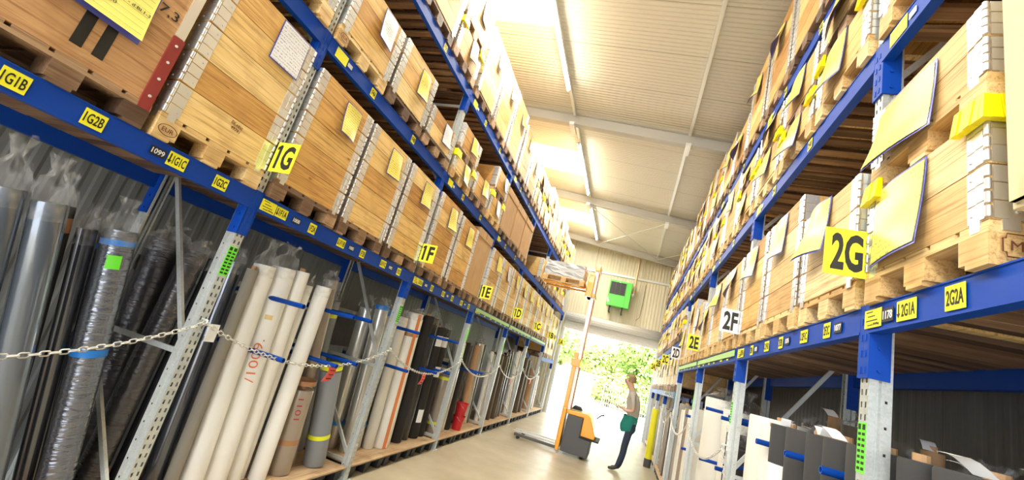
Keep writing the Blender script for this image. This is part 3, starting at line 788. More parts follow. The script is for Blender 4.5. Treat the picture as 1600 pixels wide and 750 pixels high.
def card_box(loc, rz, hgt, label, lid=True):
    k = ('c', hgt, lid)
    if k in PROTO: t = copy_tree(PROTO[k])
    else:
        t = bpy.data.objects.new('cardboard_container', None); COL.objects.link(t)
        part('body', MB().box(-1.0, 0, -.36, .36, 0, hgt-.06), M['card'], t, bevel=.006)
        l_ = MB().box(-1.012, .012, -.372, .372, hgt-.14, hgt)
        part('lid', l_, M['card'], t, bevel=.006)
        part('tape_strip', MB().box(-1.013,.014,-.03,.03,hgt-.10,hgt+.001), M['tapebrown'], t)
        PROTO[k] = template(t)
    t.location = loc; t.rotation_euler = (0,0,rz)
    return tag(t, label, 'cardboard box', 'cardboard containers')
Bx = lambda n, hc=.2, **k: dict(n=n, hc=hc, **k)
YS = lambda dy=.1, dz=-.06, w=.22, h=.30, b=.06: (dy, dz, w, h, 'sheety', b)
WS = lambda dy=.1, dz=-.06, w=.22, h=.30, b=.05: (dy, dz, w, h, 'sheetw', b)
# ---- left row, lowest shelf
stack('L','G',2,0,[Bx(5,.21,pal=1,pouch=WS(.17,-.02,.25,.30,.01))])
for s_ in range(3): stack('L','F',s_,0,[Bx(5,.2,pouch=YS(.10,-.07,.21,.28,.05),pal=0)])
stack('L','E',0,0,[Bx(5,.205)]); stack('L','E',1,0,[Bx(5,.2)]); stack('L','E',2,0,[dict(kind='cardboard', h=1.10, lid=True)])
for b_ in 'DCB':
    for s_ in range(3): stack('L',b_,s_,0,[Bx(5,.2,pale=1)])
for s_ in range(2): stack('L','A',s_,0,[Bx(3,.2,pale=1), Bx(3,.2,pale=1)])
# ---- left row, middle shelf
stack('L','G',2,1,[Bx(3,.2,pal=1)])
stack('L','F',0,1,[Bx(3,.19,pal=1,pouch=WS(.12,-.03,.22,.30,.05))]); stack('L','F',1,1,[Bx(3,.2,pouch=YS(.12,-.08,.20,.30,.05))]); stack('L','F',2,1,[Bx(2,.18,pouch=WS(.12,-.02,.20,.26,.04))])
stack('L','E',0,1,[Bx(1,.2,pal=1,pouch=YS(.1,.0,.22,.26)), Bx(2,.16,pouch=YS(.1,-.02,.22,.24))]); stack('L','E',1,1,[Bx(2,.16,pouch=YS(.1,.02,.22,.26))])
stack('L','E',2,1,[Bx(2,.16,pal=1,pouch=WS(.1,.0,.22,.26)), Bx(2,.18,pouch=WS(.15,-.02,.18,.26))])
for s_ in range(3): stack('L','D',s_,1,[dict(kind='cardboard', h=.82, lid=s_ > 0)])
for s_, it in enumerate(([Bx(2,.2),Bx(1,.2)], [Bx(2,.2)], [Bx(1,.2),Bx(2,.16)])): stack('L','B',s_,1,it)
for s_, it in enumerate(([Bx(3,.2)], [Bx(2,.18),Bx(1,.2)])): stack('L','A',s_,1,it)
stack('L','C',2,1,[Bx(3,.18)])
# ---- left row, top shelf
stack('L','G',2,2,[Bx(3,.2)])
stack('L','F',0,2,[Bx(2,.2,pouch=None)]); stack('L','F',1,2,[Bx(4,.2,pouch=WS(.1,-.1))]); stack('L','F',2,2,[Bx(2,.18,pale=1,pouch=YS(.1,.02,.2,.3)), Bx(3,.2,pale=1,pouch=WS(.1,-.1))])
for s_ in range(3): stack('L','E',s_,2,[Bx(5,.21,pale=1,pouch=YS(.12,-.12,.2,.28,.09))])
stack('L','D',0,2,[Bx(5,.19,pale=1)]); stack('L','D',1,2,[Bx(4,.2,pale=1)]); stack('L','D',2,2,[Bx(2,.2,pale=1),Bx(2,.18)])
for b_ in 'CBA':
    for s_ in range(3 if b_ != 'A' else 2): stack('L',b_,s_,2,[Bx(2,.2,pale=1), Bx(2+(s_ % 2),.18)] if (s_+ord(b_)) % 3 else [Bx(5,.2,pale=1)])
# ---- right row, lowest shelf
stack('R','G',2,0,[Bx(2,.2,pale=1,pal=1,pouch=YS(.12,-.02,.36,.36,.05)), Bx(2,.155,pale=1,pal=1,pouch=YS(.10,-.05,.42,.30,.06))])
stack('R','F',0,0,[Bx(3,.2,pale=1,pal=1,pouch=YS(.12,.0,.30,.34,.09))]); stack('R','F',1,0,[Bx(4,.21,pale=1,pal=1,pouch=YS(.1,-.03,.28,.32,.08))]); stack('R','F',2,0,[Bx(4,.21,pal=1,pouch=YS(.08,-.05,.26,.3,.1))])
for s_, n_ in enumerate((4,4,3)): stack('R','E',s_,0,[Bx(n_,.21,pal=1,pale=1,pouch=YS(.08,-.05,.26,.3,.1))])
for s_, n_ in enumerate((4,5,3)): stack('R','D',s_,0,[Bx(n_,.2,pal=1,pale=1)])
for b_ in 'CBA':
    for s_ in range(3): stack('R',b_,s_,0,[Bx(3 if (s_+ord(b_)) % 2 else 4,.2,pale=1)])
# ---- right row, upper shelves
stack('R','G',2,1,[Bx(3,.2,pal=1,pale=1,pouch=YS(.05,-.1,.3,.34,.1))])
stack('R','F',0,1,[Bx(2,.17,pal=1,pouch=YS(.08,.0,.3,.34,.08)), Bx(2,.155,pal=0,pouch=YS(.05,-.03,.3,.3,.08))])
stack('R','F',1,1,[Bx(1,.2,pal=1,pouch=YS(.05,.0,.3,.3,.12)), Bx(2,.17,pal=0,pouch=YS(.05,.0,.3,.3,.08))])
stack('R','F',2,1,[Bx(2,.18,pal=1,pouch=YS(.05,.0,.26,.3,.1)), Bx(1,.2,pal=0,pouch=YS(0,.02,.26,.26,.1))])
for bi_, b_ in enumerate('ED'):
    for s_ in range(3): stack('R',b_,s_,1,[Bx(2,.18,pal=1), Bx(1,.17,pal=0)] if (s_+bi_) % 3 != 1 else [Bx(4,.19,pal=1)])
for s_, n_ in enumerate((3,4,4)): stack('R','G',s_,2,[Bx(n_,.2,pal=1)]) if s_ == 2 else None
for b_ in 'FE':
    for s_ in range(3): stack('R',b_,s_,2,[Bx((5,6,5)[s_] if b_ == 'F' else (5,3,4)[s_],.2,pal=0,pouch=YS(.05,-.15,.24,.3,.12))])
for s_ in range(3): stack('R','D',s_,2,[Bx(2,.2,pal=0), Bx(2,.19)] if s_ != 1 else [Bx(5,.2)])
for b_ in 'CBA':
    for lv in (1, 2, 3):
        for s_ in range(3):
            q_ = (s_+lv+ord(b_)) % 3
            if lv == 3: it = [[Bx(2,.2),Bx(2,.19)], [Bx(5,.2)], [Bx(4,.2,pale=1)]][q_]
            else: it = [[Bx(3,.2)], [Bx(3,.21,pale=1)], [Bx(1,.2),Bx(1,.2)]][q_]
            stack('R',b_,s_,lv,it)

M['palesheet'] = plain('pale_yellow_paper', (.93,.87,.20), .45); M['burn0'] = plain('grey_form_print', (.25,.25,.15), .6)
# ---- plywood crate on the nearest left shelf, with red steel corner
def plywood_crate():
    x = XL+.02; y = 1.04; z = 2.455
    pallet(0, True, (x+.01, y+.09, z), 0, 'grey weathered pallet under the brown plywood crate in bay 1G', 'pallets on the left row')
    t = thing('plywood_crate', 'brown plywood crate with two black stripes and red steel corner in bay 1G', 'crate', (x, y, z+.148))
    y0, y1, hh = -1.0, .45, 1.1
    part('panel', MB().box(-1.0, 0, y0, y1, 0, hh), M['ply'], t, bevel=.003)
    part('red_corner_post', MB().box(.0005,.012,y1-.055,y1+.008,-.04,.42).box(-.06,.0,y1+.0005,y1+.008,-.04,.42), M['rust'], t)['label'] = 'red painted steel corner strip'
    rv = MB()
    for k in range(4): rv.tube([(.012,y1-.024,.04+k*.11),(.017,y1-.024,.04+k*.11)], .008, 8)
    part('rivet', rv, M['galvlight'], t)
    part('hinge', MB().box(0,.008,y1-.05,y1,.425,.9).box(-.05,0,y1,y1+.007,.425,.9), M['hinge'], t)
    for yy in (.043, .135): part('black_stripe', MB().add([(.002,yy-.0,.07),(.002,yy+.05,.07),(.002,yy+.05,.55),(.002,yy,.55),(.0,yy,.07),(.0,yy+.05,.07),(.0,yy+.05,.55),(.0,yy,.55)], [(0,1,2,3),(0,4,5,1),(1,5,6,2),(2,6,7,3),(3,7,4,0)]), M['blk'], t)
    me = pouch_mesh(.34, .30, .03, ('crate', 1))
    e_ = link('document_pouch', me['edge'], t, (.004, .09, .55)); e_['label'] = 'yellow form in a blue edged pouch'
    part('document_sheet', MB().add([(.012+.034*(1-j/6)**1.5, (i/4-.5)*.33, -.295+j/6*.29) for j in range(7) for i in range(5)], [(j*5+i, j*5+i+1, j*5+i+6, j*5+i+5) for j in range(6) for i in range(4)]), M['palesheet'], e_, (.012,0,0))
    for q_ in range(8): part('form_line', MB().box(-.0006,.0006,-.15,.15,-.0005,.0005), M['burn0'], e_, (.0265+.034*((.03+q_*.034)/.29)**1.5, 0, -.03-q_*.034))
    for s2, w_, dy_, dz_ in (('891 G', .09, .03, -.10), ('4286/44 - d.Bl.1-3', .22, .045, -.15), ('12020', .075, -.03, -.20)):
        lettering(s2, w_, .017, (.027+.034*(-dz_/.29)**1.5, dy_, dz_), (0,1,0), (0,0,1), M['blk'], e_, bold=0)
    lettering('7,3', .10, .06, (.0015, .33, .51), (0,1,0), (0,0,1), M['blk'], t, 'stamp', bold=0)
plywood_crate()
# ---- burned stamps on blocks
def stamp(parent_loc, s, xd, w, hh, ring, label, square=False):
    t = thing('pallet_stamp', label, 'stamp', parent_loc)
    n = Vector(xd).cross(Vector((0,0,1)))
    lettering(s, w*.62, hh*.42, (0,0,0), xd, (0,0,1), M['burn'], t, bold=.0)
    mb = MB(); xd_ = Vector(xd); up = Vector((0,0,1)); K = 28
    if square: pts = [xd_*a*w/2+up*b_*hh/2 for a, b_ in ((-1,-.6),(-.85,-.6),(-.8,-1),(.8,-1),(.85,-.6),(1,-.6),(1,.6),(.85,.6),(.8,1),(-.8,1),(-.85,.6),(-1,.6))]
    else: pts = [xd_*math.cos(2*PI*i/K)*w/2+up*math.sin(2*PI*i/K)*hh/2 for i in range(K)]
    mb.tube(pts, .0022, 4, closed=True, sm=False); part('outline', mb, M['burn'], t)
    return t
M['burn'] = plain('burned_mark', (.16,.05,.02), .8)
yb = LY['L']-PITCH+SLOTY[2]-PW/2+.065
stamp((XL+.049, yb, 2.455+.063), 'EUR', (0,1,0), .105, .062, True, 'burned oval EUR mark on the near pallet block of bay 1G')
stamp((XL+.049, LY['L']+SLOTY[0]-PW/2+.065, 3.885+.063), 'EUR', (0,1,0), .105, .062, True, 'burned oval EUR mark on the middle shelf pallet of bay 1F')
yb = LY['R']-PITCH+SLOTY[2]-PW/2
stamp((XR-.045+.085, yb-.004, 2.455+.064), 'MA', (1,0,0), .105, .075, True, 'burned framed MA mark on the nearest pallet block of bay 2G', True)
lb_ = thing('box_stamp', 'small black printed stamp on the near left wooden box of bay 1G', 'stamp', (XL+.040, LY['L']-PITCH+SLOTY[2]+.05, 2.76))
lettering('DE-HN1', .085, .022, (0,0,.02), (0,1,0), (0,0,1), M['burn'], lb_, bold=0, roll=-.1); lettering('49791', .07, .022, (0,0,-.012), (0,1,0), (0,0,1), M['burn'], lb_, bold=0, roll=-.1)

# ---- tall pale box nearest the viewpoint on the right
def near_right():
    y = LY['R']-PITCH+SLOTY[1]; x = XR
    pallet(1, True, (x-.02, y-.08, 2.455), PI, 'pale pallet under the tall plain box nearest the viewpoint in bay 2G', 'pallets on the right row')
    t = thing('tall_crate', 'tall plain cream crate at the right edge of the picture in bay 2G', 'crate', (x-.03, y, 2.603), PI)
    part('panel', MB().box(-1.0,0,-.37,.36,0,1.2), plain('cream_board', (.80,.68,.42), .7), t, bevel=.003)
    mb = MB()
    for s in (-1,1): mb.box(.0,.012,s*.375-.02,s*.375+.02,.0,1.2) if False else None
    part('batten', MB().box(.0005,.014,-.36,-.29,.02,1.18).box(.0005,.014,.28,.355,.02,1.18).box(.0005,.014,-.36,.355,.02,.09), plain('cream_batten', (.76,.62,.36), .7), t)
near_right()

# ================================================================ FLOOR LEVEL STORAGE
def platform(side, bi):
    sd_ = SIDE[side]; y0 = LY[side]+(bi-1)*PITCH+.06; y1 = y0+PITCH-.12; sg = sd_['sg']; x0 = sd_['x']+sg*.0; bn = sd_['num']+BAYS[bi]
    xa, xb = sorted((x0-sg*.0, sd_['rear']))
    o = part('platform_board', MB().box(xa, xb, y0, y1, .142, .158), M['plat'])
    tag(o, 'light wooden floor board under the rolls of bay %s' % bn, 'board', '%s row floor boards' % sd_['name'])
    for k in range(3):
        ya = y0+.01+k*(y1-y0)/3; yb_ = ya+(y1-y0)/3-.02
        t = thing('plastic_pallet', 'low black plastic pallet under the floor board of bay %s, %s of three' % (bn, ['nearest','middle','farthest'][k]), 'pallet', (x0, (ya+yb_)/2, 0), 0 if side == 'L' else PI, 'black plastic pallets')
        hw = (yb_-ya)/2
        if ('top', 1) not in PROTO:
            tp = MB().box(-.98, -.02, -hw, hw, .118, .14); ft = []
            PROTO['top', 1] = tp.mesh('top', M['plasticblack'])
            f = MB(); f.add([(-.05,-.04,0),(.05,-.04,0),(.05,.04,0),(-.05,.04,0),(-.065,-.06,.118),(.065,-.06,.118),(.065,.06,.118),(-.065,.06,.118)], [(0,3,2,1),(4,5,6,7),(0,1,5,4),(1,2,6,5),(2,3,7,6),(3,0,4,7)])
            PROTO['foot', 1] = f.mesh('foot', M['plasticblack'])
        link('top', PROTO['top', 1], t)
        for fx in (-.09, -.5, -.9):
            for fy in (-hw+.07, 0, hw-.07) if fx > -.2 else (0,): link('foot', PROTO['foot', 1], t, (fx, fy, 0))
for side in 'LR':
    for bi in range(7): platform(side, bi)

roll_count = {}
CN = {'black':'black','charcoal':'charcoal','blackfilm':'glossy black','film':'dark grey clear wrapped','filmlight':'pale blue-grey clear wrapped','silver':'silver-grey clear wrapped','whiteroll':'white','cream':'cream','felt':'grey felt','greyroll':'smooth grey','brownroll':'brownish clear wrapped','kraft':'brown kraft','darkbrown':'dark brown','crinkle':'crinkled black','crinklegrey':'crinkled grey clear wrapped'}
def frame_between(base, top):
    d = (Vector(top)-Vector(base)); L_ = d.length; q = Vector((0,0,1)).rotation_difference(d.normalized())
    return L_, q
def roll(side, bay, base, top, r, mat, bag=0, bands=(), tags=(), core=True, label=None, z0=.159):
    """bands: (height, width, material); bag: length of loose plastic above the end"""
    bn = SIDE[side]['num']+bay
    key = (bn, mat); roll_count[key] = roll_count.get(key, 0)+1
    base = Vector((base[0], base[1], z0)); top = Vector(top); L_, q = frame_between(base, top)
    extra = ''
    if bands: extra = ' with %s band' % {'tapeblue':'blue tape','tapebrown':'brown tape','tapeyel':'yellow tape','white':'white paper','whiteroll':'white','orange':'brown'}[bands[0][2]]
    lb = label or '%s roll%s, bay %s, %s such from near end' % (CN[mat], extra, bn, ORD[roll_count[key]-1])
    t = thing('material_roll', lb, 'roll', base, 0, 'rolls standing in bay %s' % bn)
    t.rotation_mode = 'QUATERNION'; t.rotation_quaternion = q
    # keep the lowest rim on the board
    tilt = (q @ Vector((0,0,1))).angle(Vector((0,0,1))); t.location.z += r*math.sin(tilt)
    rnd = random.Random(str(key)+str(roll_count[key])); n = 24
    mb = MB(); hs = [0,.01,L_*.25,L_*.5,L_*.75,L_-.01,L_]; rr = [r*.97,r,r*rnd.uniform(.97,1.01),r*rnd.uniform(.97,1),r*rnd.uniform(.96,1),r,r*.97]
    mb.tube([(0,0,h_) for h_ in hs], rr, n, caps=True)
    part('body', mb, M[mat], t)
    if core and not bag:
        cm = MB(); cr = min(.035, r*.4); K = 12
        for i in range(K):
            a, b_ = 2*PI*i/K, 2*PI*(i+1)/K
            cm.add([(cr*math.cos(a),cr*math.sin(a),L_+.001),(cr*math.cos(b_),cr*math.sin(b_),L_+.001),(cr*math.cos(b_),cr*math.sin(b_),L_+.03),(cr*math.cos(a),cr*math.sin(a),L_+.03),
                    (cr*.8*math.cos(a),cr*.8*math.sin(a),L_+.03),(cr*.8*math.cos(b_),cr*.8*math.sin(b_),L_+.03),(cr*.8*math.cos(b_),cr*.8*math.sin(b_),L_+.002),(cr*.8*math.cos(a),cr*.8*math.sin(a),L_+.002)],
                   [(0,1,2,3),(3,2,5,4),(4,5,6,7)])
        part('core_tube', cm, M['kraft'], t)
    for hb_, wb, mm in bands:
        part('band', MB().tube([(0,0,hb_-wb/2),(0,0,hb_+wb/2)], r*1.012+.0008, n, caps=False), M[mm], t)
    if bag:
        bg_ = MB(); K = 28; pts = []
        rings = [(-.10, 1.02), (-.02, 1.04), (.0+bag*.18, 1.08), (bag*.45, .75), (bag*.62, .28), (bag*.8, .38), (bag, .62)]
        for hz, f_ in rings:
            for i in range(K):
                a = 2*PI*i/K; w_ = 0 if hz < 0 else (.10+.25*(hz/bag))
                rad = r*f_*(1+w_*math.sin(a*5+rnd.uniform(-.5,.5)+hz*30)); pts.append((rad*math.cos(a)+(.25*r*hz/bag if hz > 0 else 0)*math.cos(rnd.random()*.3), rad*math.sin(a), L_+hz+(rnd.uniform(-.02,.02) if hz > 0 else 0)))
        fs = [(j*K+i, j*K+(i+1) % K, (j+1)*K+(i+1) % K, (j+1)*K+i) for j in range(len(rings)-1) for i in range(K)]
        bg_.add(pts, fs, 0, False); part('plastic_bag_end', bg_, M['wrap'], t)
    return t, q, L_
def local_dir(q, v): return q.inverted() @ Vector(v)
def face_tag(t, q, r, hgt, ang_dir, w, hh, mat, name='paper_tag', txt=None, tmat=None):
    d = local_dir(q, ang_dir); d.z = 0; d.normalize(); xd = Vector((0,0,1)).cross(d)*1; K = 6; mb = MB()
    for j in (0, 1):
        for i in range(K+1):
            a = (i/K-.5)*w/r; p_ = d*math.cos(a)*(r*1.02+.001)+xd*math.sin(a)*(r*1.02+.001); mb.v.append((p_.x, p_.y, hgt+(j-.5)*hh))
    for i in range(K): mb.f.append([i, i+1, i+K+2, i+K+1]); mb.m.append(0); mb.smooth.append(True)
    o = part(name, mb, mat, t)
    return o
# ---- bay 1G / through the first frame (left)
TOA = (1,-.6,0)
roll('L','G',(-3.15,1.70),(-3.15,1.34,1.95),.074,'filmlight',bag=.28)
roll('L','G',(-3.10,1.90),(-3.10,1.50,1.94),.078,'filmlight',bag=.26, bands=[(1.2,.05,'tapebrown')][:0])
roll('L','G',(-3.32,2.02),(-3.34,1.68,1.96),.056,'black',bag=.2,bands=[(1.72,.09,'tapebrown')])
roll('L','G',(-3.45,1.85),(-3.45,1.50,1.90),.06,'film')
roll('L','G',(-3.24,2.15),(-3.26,1.80,1.87),.052,'film',bag=.15)
roll('L','G',(-3.40,2.27),(-3.46,1.98,1.87),.060,'film',bag=.16,bands=[(1.65,.035,'tapeblue')])
t, q, L_ = roll('L','G',(-3.07,2.20),(-3.14,1.90,1.91),.086,'crinklegrey',bag=.2,bands=[(1.70,.035,'tapeblue'),(1.02,.045,'tapeblue')])
face_tag(t, q, .086, 1.58, TOA, .07, .085, M['labgrn'])
roll('L','F',(-3.58,2.64),(-3.60,2.52,1.97),.135,'crinkle',bag=.12, label='fat crinkled black film roll behind the first left frame brace')
roll('L','F',(-3.30,2.50),(-3.30,2.53,1.94),.088,'crinkle',bag=.10, label='narrower crinkled black film roll just behind the first left upright frame')
roll('L','F',(-3.24,2.68),(-3.24,2.70,1.92),.075,'blackfilm',bag=.14)
# ---- bay 1F
roll('L','F',(-3.16,2.86),(-3.22,2.83,1.95),.072,'film',bag=.12)
roll('L','F',(-3.03,2.90),(-3.05,2.86,1.93),.046,'felt')
t1, q1, _ = roll('L','F',(-3.02,3.06),(-3.08,2.99,1.99),.090,'whiteroll',bag=.22)
t2, q2, _ = roll('L','F',(-3.02,3.27),(-3.07,3.19,2.02),.102,'whiteroll',bag=.22)
roll('L','F',(-3.03,3.48),(-3.03,3.37,2.04),.071,'whiteroll')
roll('L','F',(-3.10,3.63),(-3.10,3.58,1.94),.054,'whiteroll',bag=.10)
roll('L','F',(-3.00,3.745),(-3.02,3.72,1.97),.077,'whiteroll',bag=.08)
t3, q3, _ = roll('L','F',(-3.02,4.02),(-3.03,3.96,.95),.115,'brownroll',bands=[(.30,.05,'tapebrown'),(.86,.045,'tapebrown')])
roll('L','F',(-3.15,4.30),(-3.14,3.93,2.06),.075,'brownroll',bag=.1)
t4, q4, _ = roll('L','F',(-2.98,4.50),(-3.02,4.30,1.13),.115,'greyroll',bands=[(.30,.045,'tapeyel'),(1.03,.045,'tapeyel')])
roll('L','F',(-3.40,4.70),(-3.40,4.42,1.86),.085,'greyroll',bag=.12,bands=[(1.55,.045,'tapeyel')])
lettering('1009.', .26, .06, (.0,0,0), (0,0,1), (0,1,0), M['orange'], t2, 'handwriting', bold=-.012) if False else None
def writing(t, q, r, s, hgt, w, hh, mat):
    d = local_dir(q, (1,-.85,0)); d.z = 0; d.normalize(); up = Vector((0,0,1)).cross(d)
    lettering(s, w, hh, tuple(d*(r+.0035)+Vector((0,0,hgt))), (0,0,1), tuple(-up), mat, t, 'handwriting', bold=-.004, roll=.05)
M['pen'] = plain('orange_marker', (.80,.22,.10), .6); M['redpen'] = plain('red_marker', (.45,.02,.04), .6)
writing(t2, q2, .102, '/1009.', 1.05, .36, .07, M['pen']); writing(t3, q3, .115, '1011', .62, .20, .05, M['redpen'])
face_tag(t2, q2, .102, 1.42, (1,-.9,0), .06, .04, plain('ochre_sticker', (.8,.62,.3), .6), 'sticker')
# ---- rolls beyond the second frame
roll('L','E',(-3.32,5.19),(-3.32,5.02,1.90),.105,'silver',bag=.15,bands=[(.3,.05,'tapeblue')])
roll('L','E',(-3.10,5.24),(-3.12,5.04,1.92),.088,'silver',bag=.15,bands=[(1.8,.05,'tapeblue')])
roll('L','E',(-3.16,5.48),(-3.18,5.28,1.90),.10,'silver',bag=.15,bands=[(.3,.06,'tapeblue'),(1.75,.06,'tapeblue')])
roll('L','E',(-3.06,5.68),(-3.06,5.54,1.91),.075,'cream',bag=.1)
t, q, L_ = roll('L','E',(-3.02,5.92),(-3.02,5.78,2.01),.118,'whiteroll',bag=.08,bands=[(1.55,.05,'tapebrown')])
d = local_dir(q, (.7,-.35,0)); d.z = 0; d.normalize(); sd_v = Vector((0,0,1)).cross(d); sm_ = MB()
for i in range(5):
    for j in (0, 1): a = (i/4-.5)*.45; p_ = (d*math.cos(a)+sd_v*math.sin(a))*.1205; sm_.v.append((p_.x, p_.y, .003+j*(L_-.006)))
for i in range(4): sm_.f.append([2*i, 2*i+2, 2*i+3, 2*i+1]); sm_.m.append(0); sm_.smooth.append(True)
part('brown_stripe', sm_, M['orange'], t)
roll('L','E',(-3.06,6.16),(-3.08,6.05,1.95),.062,'whiteroll')
roll('L','E',(-3.05,6.40),(-3.05,6.27,2.04),.10,'black')
roll('L','E',(-3.08,6.68),(-3.08,6.55,2.04),.098,'blackfilm',bag=.12)
t, q, _ = roll('L','E',(-3.06,6.96),(-3.06,6.80,1.92),.11,'black')
face_tag(t, q, .11, 1.55, TOA, .12, .17, M['white']); face_tag(t, q, .11, .35, TOA, .1, .2, M['white'])
t, q, _ = roll('L','E',(-3.08,7.22),(-3.08,7.10,1.92),.11,'black',bag=.08)
face_tag(t, q, .11, 1.55, TOA, .12, .17, M['white']); face_tag(t, q, .11, 1.05, TOA, .12, .17, M['white'])
# ---- bay 1D
roll('L','D',(-3.04,7.70),(-3.04,7.60,1.15),.13,'brownroll',bands=[(.18,.05,'tapeyel'),(.95,.05,'tapeyel')])
roll('L','D',(-3.35,7.72),(-3.35,7.62,1.95),.12,'film',bag=.1)
roll('L','D',(-3.06,8.02),(-3.06,7.92,1.78),.12,'silver',bag=.1)
roll('L','D',(-3.06,8.35),(-3.06,8.25,1.80),.10,'black')
roll('L','D',(-3.02,9.02),(-3.00,8.80,1.78),.072,'kraft')
roll('L','D',(-3.10,9.40),(-3.10,9.22,1.85),.10,'silver',bag=.1)
roll('L','D',(-3.30,9.10),(-3.30,9.00,1.75),.12,'film')
roll('L','D',(-3.10,9.66),(-3.10,9.50,1.85),.06,'film')
# ---- bay 1C, 1B, 1A
for y, m_, r_, h_ in ((10.15,'whiteroll',.05,1.75),(10.35,'silver',.05,1.7),(10.6,'darkbrown',.09,1.75),(10.85,'darkbrown',.12,1.7),(11.25,'darkbrown',.14,1.72),(11.6,'film',.10,1.8),(11.9,'film',.08,1.9),(12.1,'whiteroll',.04,1.9)):
    roll('L','C',(-3.05,y+.05),(-3.06,y-.05,h_),r_,m_)
for y, m_, r_, h_ in ((12.62,'whiteroll',.045,1.9),(12.82,'whiteroll',.045,1.95),(13.02,'silver',.05,1.9),(13.22,'whiteroll',.045,1.95),(13.7,'darkbrown',.15,1.8),(14.15,'darkbrown',.15,1.75)):
    roll('L','B',(-3.05,y+.05),(-3.06,y-.05,h_),r_,m_)
for y, m_, r_, h_ in ((15.3,'kraft',.16,1.5),(15.8,'darkbrown',.15,.9),(16.4,'whiteroll',.1,1.3)):
    roll('L','A',(-3.05,y+.03),(-3.06,y-.03,h_),r_,m_)
# red buckets stacked upside by side in bay D
for k, (z, lb) in enumerate(((.159,'lower red plastic bucket standing beside the kraft tube in bay 1D'), (.40,'upper dark red plastic bucket stacked in the lower one in bay 1D'))):
    b = MB(); n = 20
    b.tube([(0,0,0),(0,0,.26)], [.085,.12], n, caps=False); b.tube([(0,0,.001),(0,0,.006)], [.085,.085], n)
    b.tube([(0,0,.25),(0,0,.265)], [.128,.128], n, caps=False); b.tube([(0,0,.265),(0,0,.02)], [.118,.08], n, caps=False)
    t = thing('bucket', lb, 'bucket', (-2.92, 8.62, z)); part('body', b, M['red'], t)
    b = MB().tube([(0,-.125,.25),(.05,-.11,.20),(.09,-.05,.16),(.10,0,.15),(.09,.05,.16),(.05,.11,.20),(0,.125,.25)], .004, 6); part('handle', b, M['galv'], t)

# ---- right row: charcoal rolls with white lower half, front of the rolls at x about 1.1
def rr(y, r, mat, h_=1.83, wh=0, x=None, bay='F', tagn=0, **k):
    x = 1.09+r if x is None else x
    t, q, L_ = roll('R', bay, (x, y), (x, y, h_), r, mat, bands=[(wh/2, wh, 'white')] if wh else (), **k)
    for i in range(tagn):
        a = random.Random(int(y*100)+i).uniform(-1.2, 1.2); w_, hh = .075, .07
        ox, oy = -r*.45*(1 if i == 0 else -.4), (i-.5)*r*.9; lift = .004
        mb = MB(); K = 4
        for j in range(K+1):
            for s in (-.5, .5): mb.v.append((ox+s*w_*math.cos(a)+.02*j*math.sin(a), oy+s*w_*math.sin(a)+.015*j, L_+lift+.05*math.sin(j/K*1.9)*(1 if i % 2 == 0 else .6)))
        for j in range(K): mb.f.append([2*j, 2*j+1, 2*j+3, 2*j+2]); mb.m.append(0); mb.smooth.append(True)
        part('paper_tag', mb, M['white'], t)
    return t
rr(1.30,.16,'charcoal',bay='G',tagn=2); rr(1.66,.16,'charcoal',bay='G',tagn=2); rr(2.00,.16,'charcoal',wh=.9,bay='G',tagn=2); rr(2.24,.075,'charcoal',bay='G')
rr(1.5,.15,'charcoal',bay='G',x=1.62,h_=1.7,tagn=1); rr(1.95,.15,'silver',bay='G',x=1.62,h_=1.75,bag=.12)
rr(2.66,.16,'charcoal',bay='F',tagn=3); rr(2.94,.10,'charcoal',bay='F',tagn=1); rr(3.18,.13,'charcoal',bay='F',tagn=3); rr(3.52,.19,'charcoal',wh=1.32,bay='F',tagn=2)
rr(3.86,.13,'charcoal',wh=1.40,bay='F',tagn=3); rr(4.10,.09,'cream',bay='F',h_=1.8,wh=1.2); rr(4.46,.24,'cream',bay='F',h_=1.86,wh=1.1)
for y, m_, h_ in ((2.7,'film',1.8),(3.1,'kraft',1.9),(3.45,'silver',1.8),(3.85,'darkbrown',1.95),(4.3,'kraft',2.0),(4.6,'film',1.9)):
    rr(y,.13 if m_ != 'kraft' else .05,m_,bay='F',x=1.66,h_=h_,bag=.1 if m_ != 'kraft' else 0,tagn=1)
rr(5.15,.12,'black',bay='E',h_=1.5,x=1.3); rr(5.55,.20,'black',bay='E',h_=1.62,x=1.35,bag=.25); rr(6.05,.19,'cream',bay='E',h_=1.85,x=1.38,bag=.25); rr(6.75,.22,'cream',bay='E',h_=1.95,wh=0,bag=.15); rr(6.45,.1,'film',bay='E',h_=1.8,x=1.5)
rr(5.75,.13,'film',bay='E',x=1.75,h_=1.7)
for y, r_, m_, h_ in ((7.75,.18,'cream',1.75),(8.2,.17,'cream',1.7),(8.65,.16,'brownroll',1.7),(9.1,.16,'cream',1.65),(9.5,.14,'felt',1.75)): rr(y,r_,m_,bay='D',h_=h_)
for bay, ya in (('C',10.2),('B',12.7),('A',15.2)):
    for i in range(5): rr(ya+i*.42,.16,('felt','brownroll','felt','cream','darkbrown')[(i+ord(bay)) % 5],bay=bay,h_=1.45-.1*(i % 2))
# yellow tube leaning on the far right rack
t = thing('yellow_tube', 'bright yellow tube standing in front of the right rack near the open door', 'tube', (.90, 12.6, 0))
part('body', MB().tube([(0,0,.2),(0,0,1.42)], .085, 16), M['labyel'], t); part('base', MB().tube([(0,0,0),(0,0,.2)], .09, 16), M['truckgrey'], t)

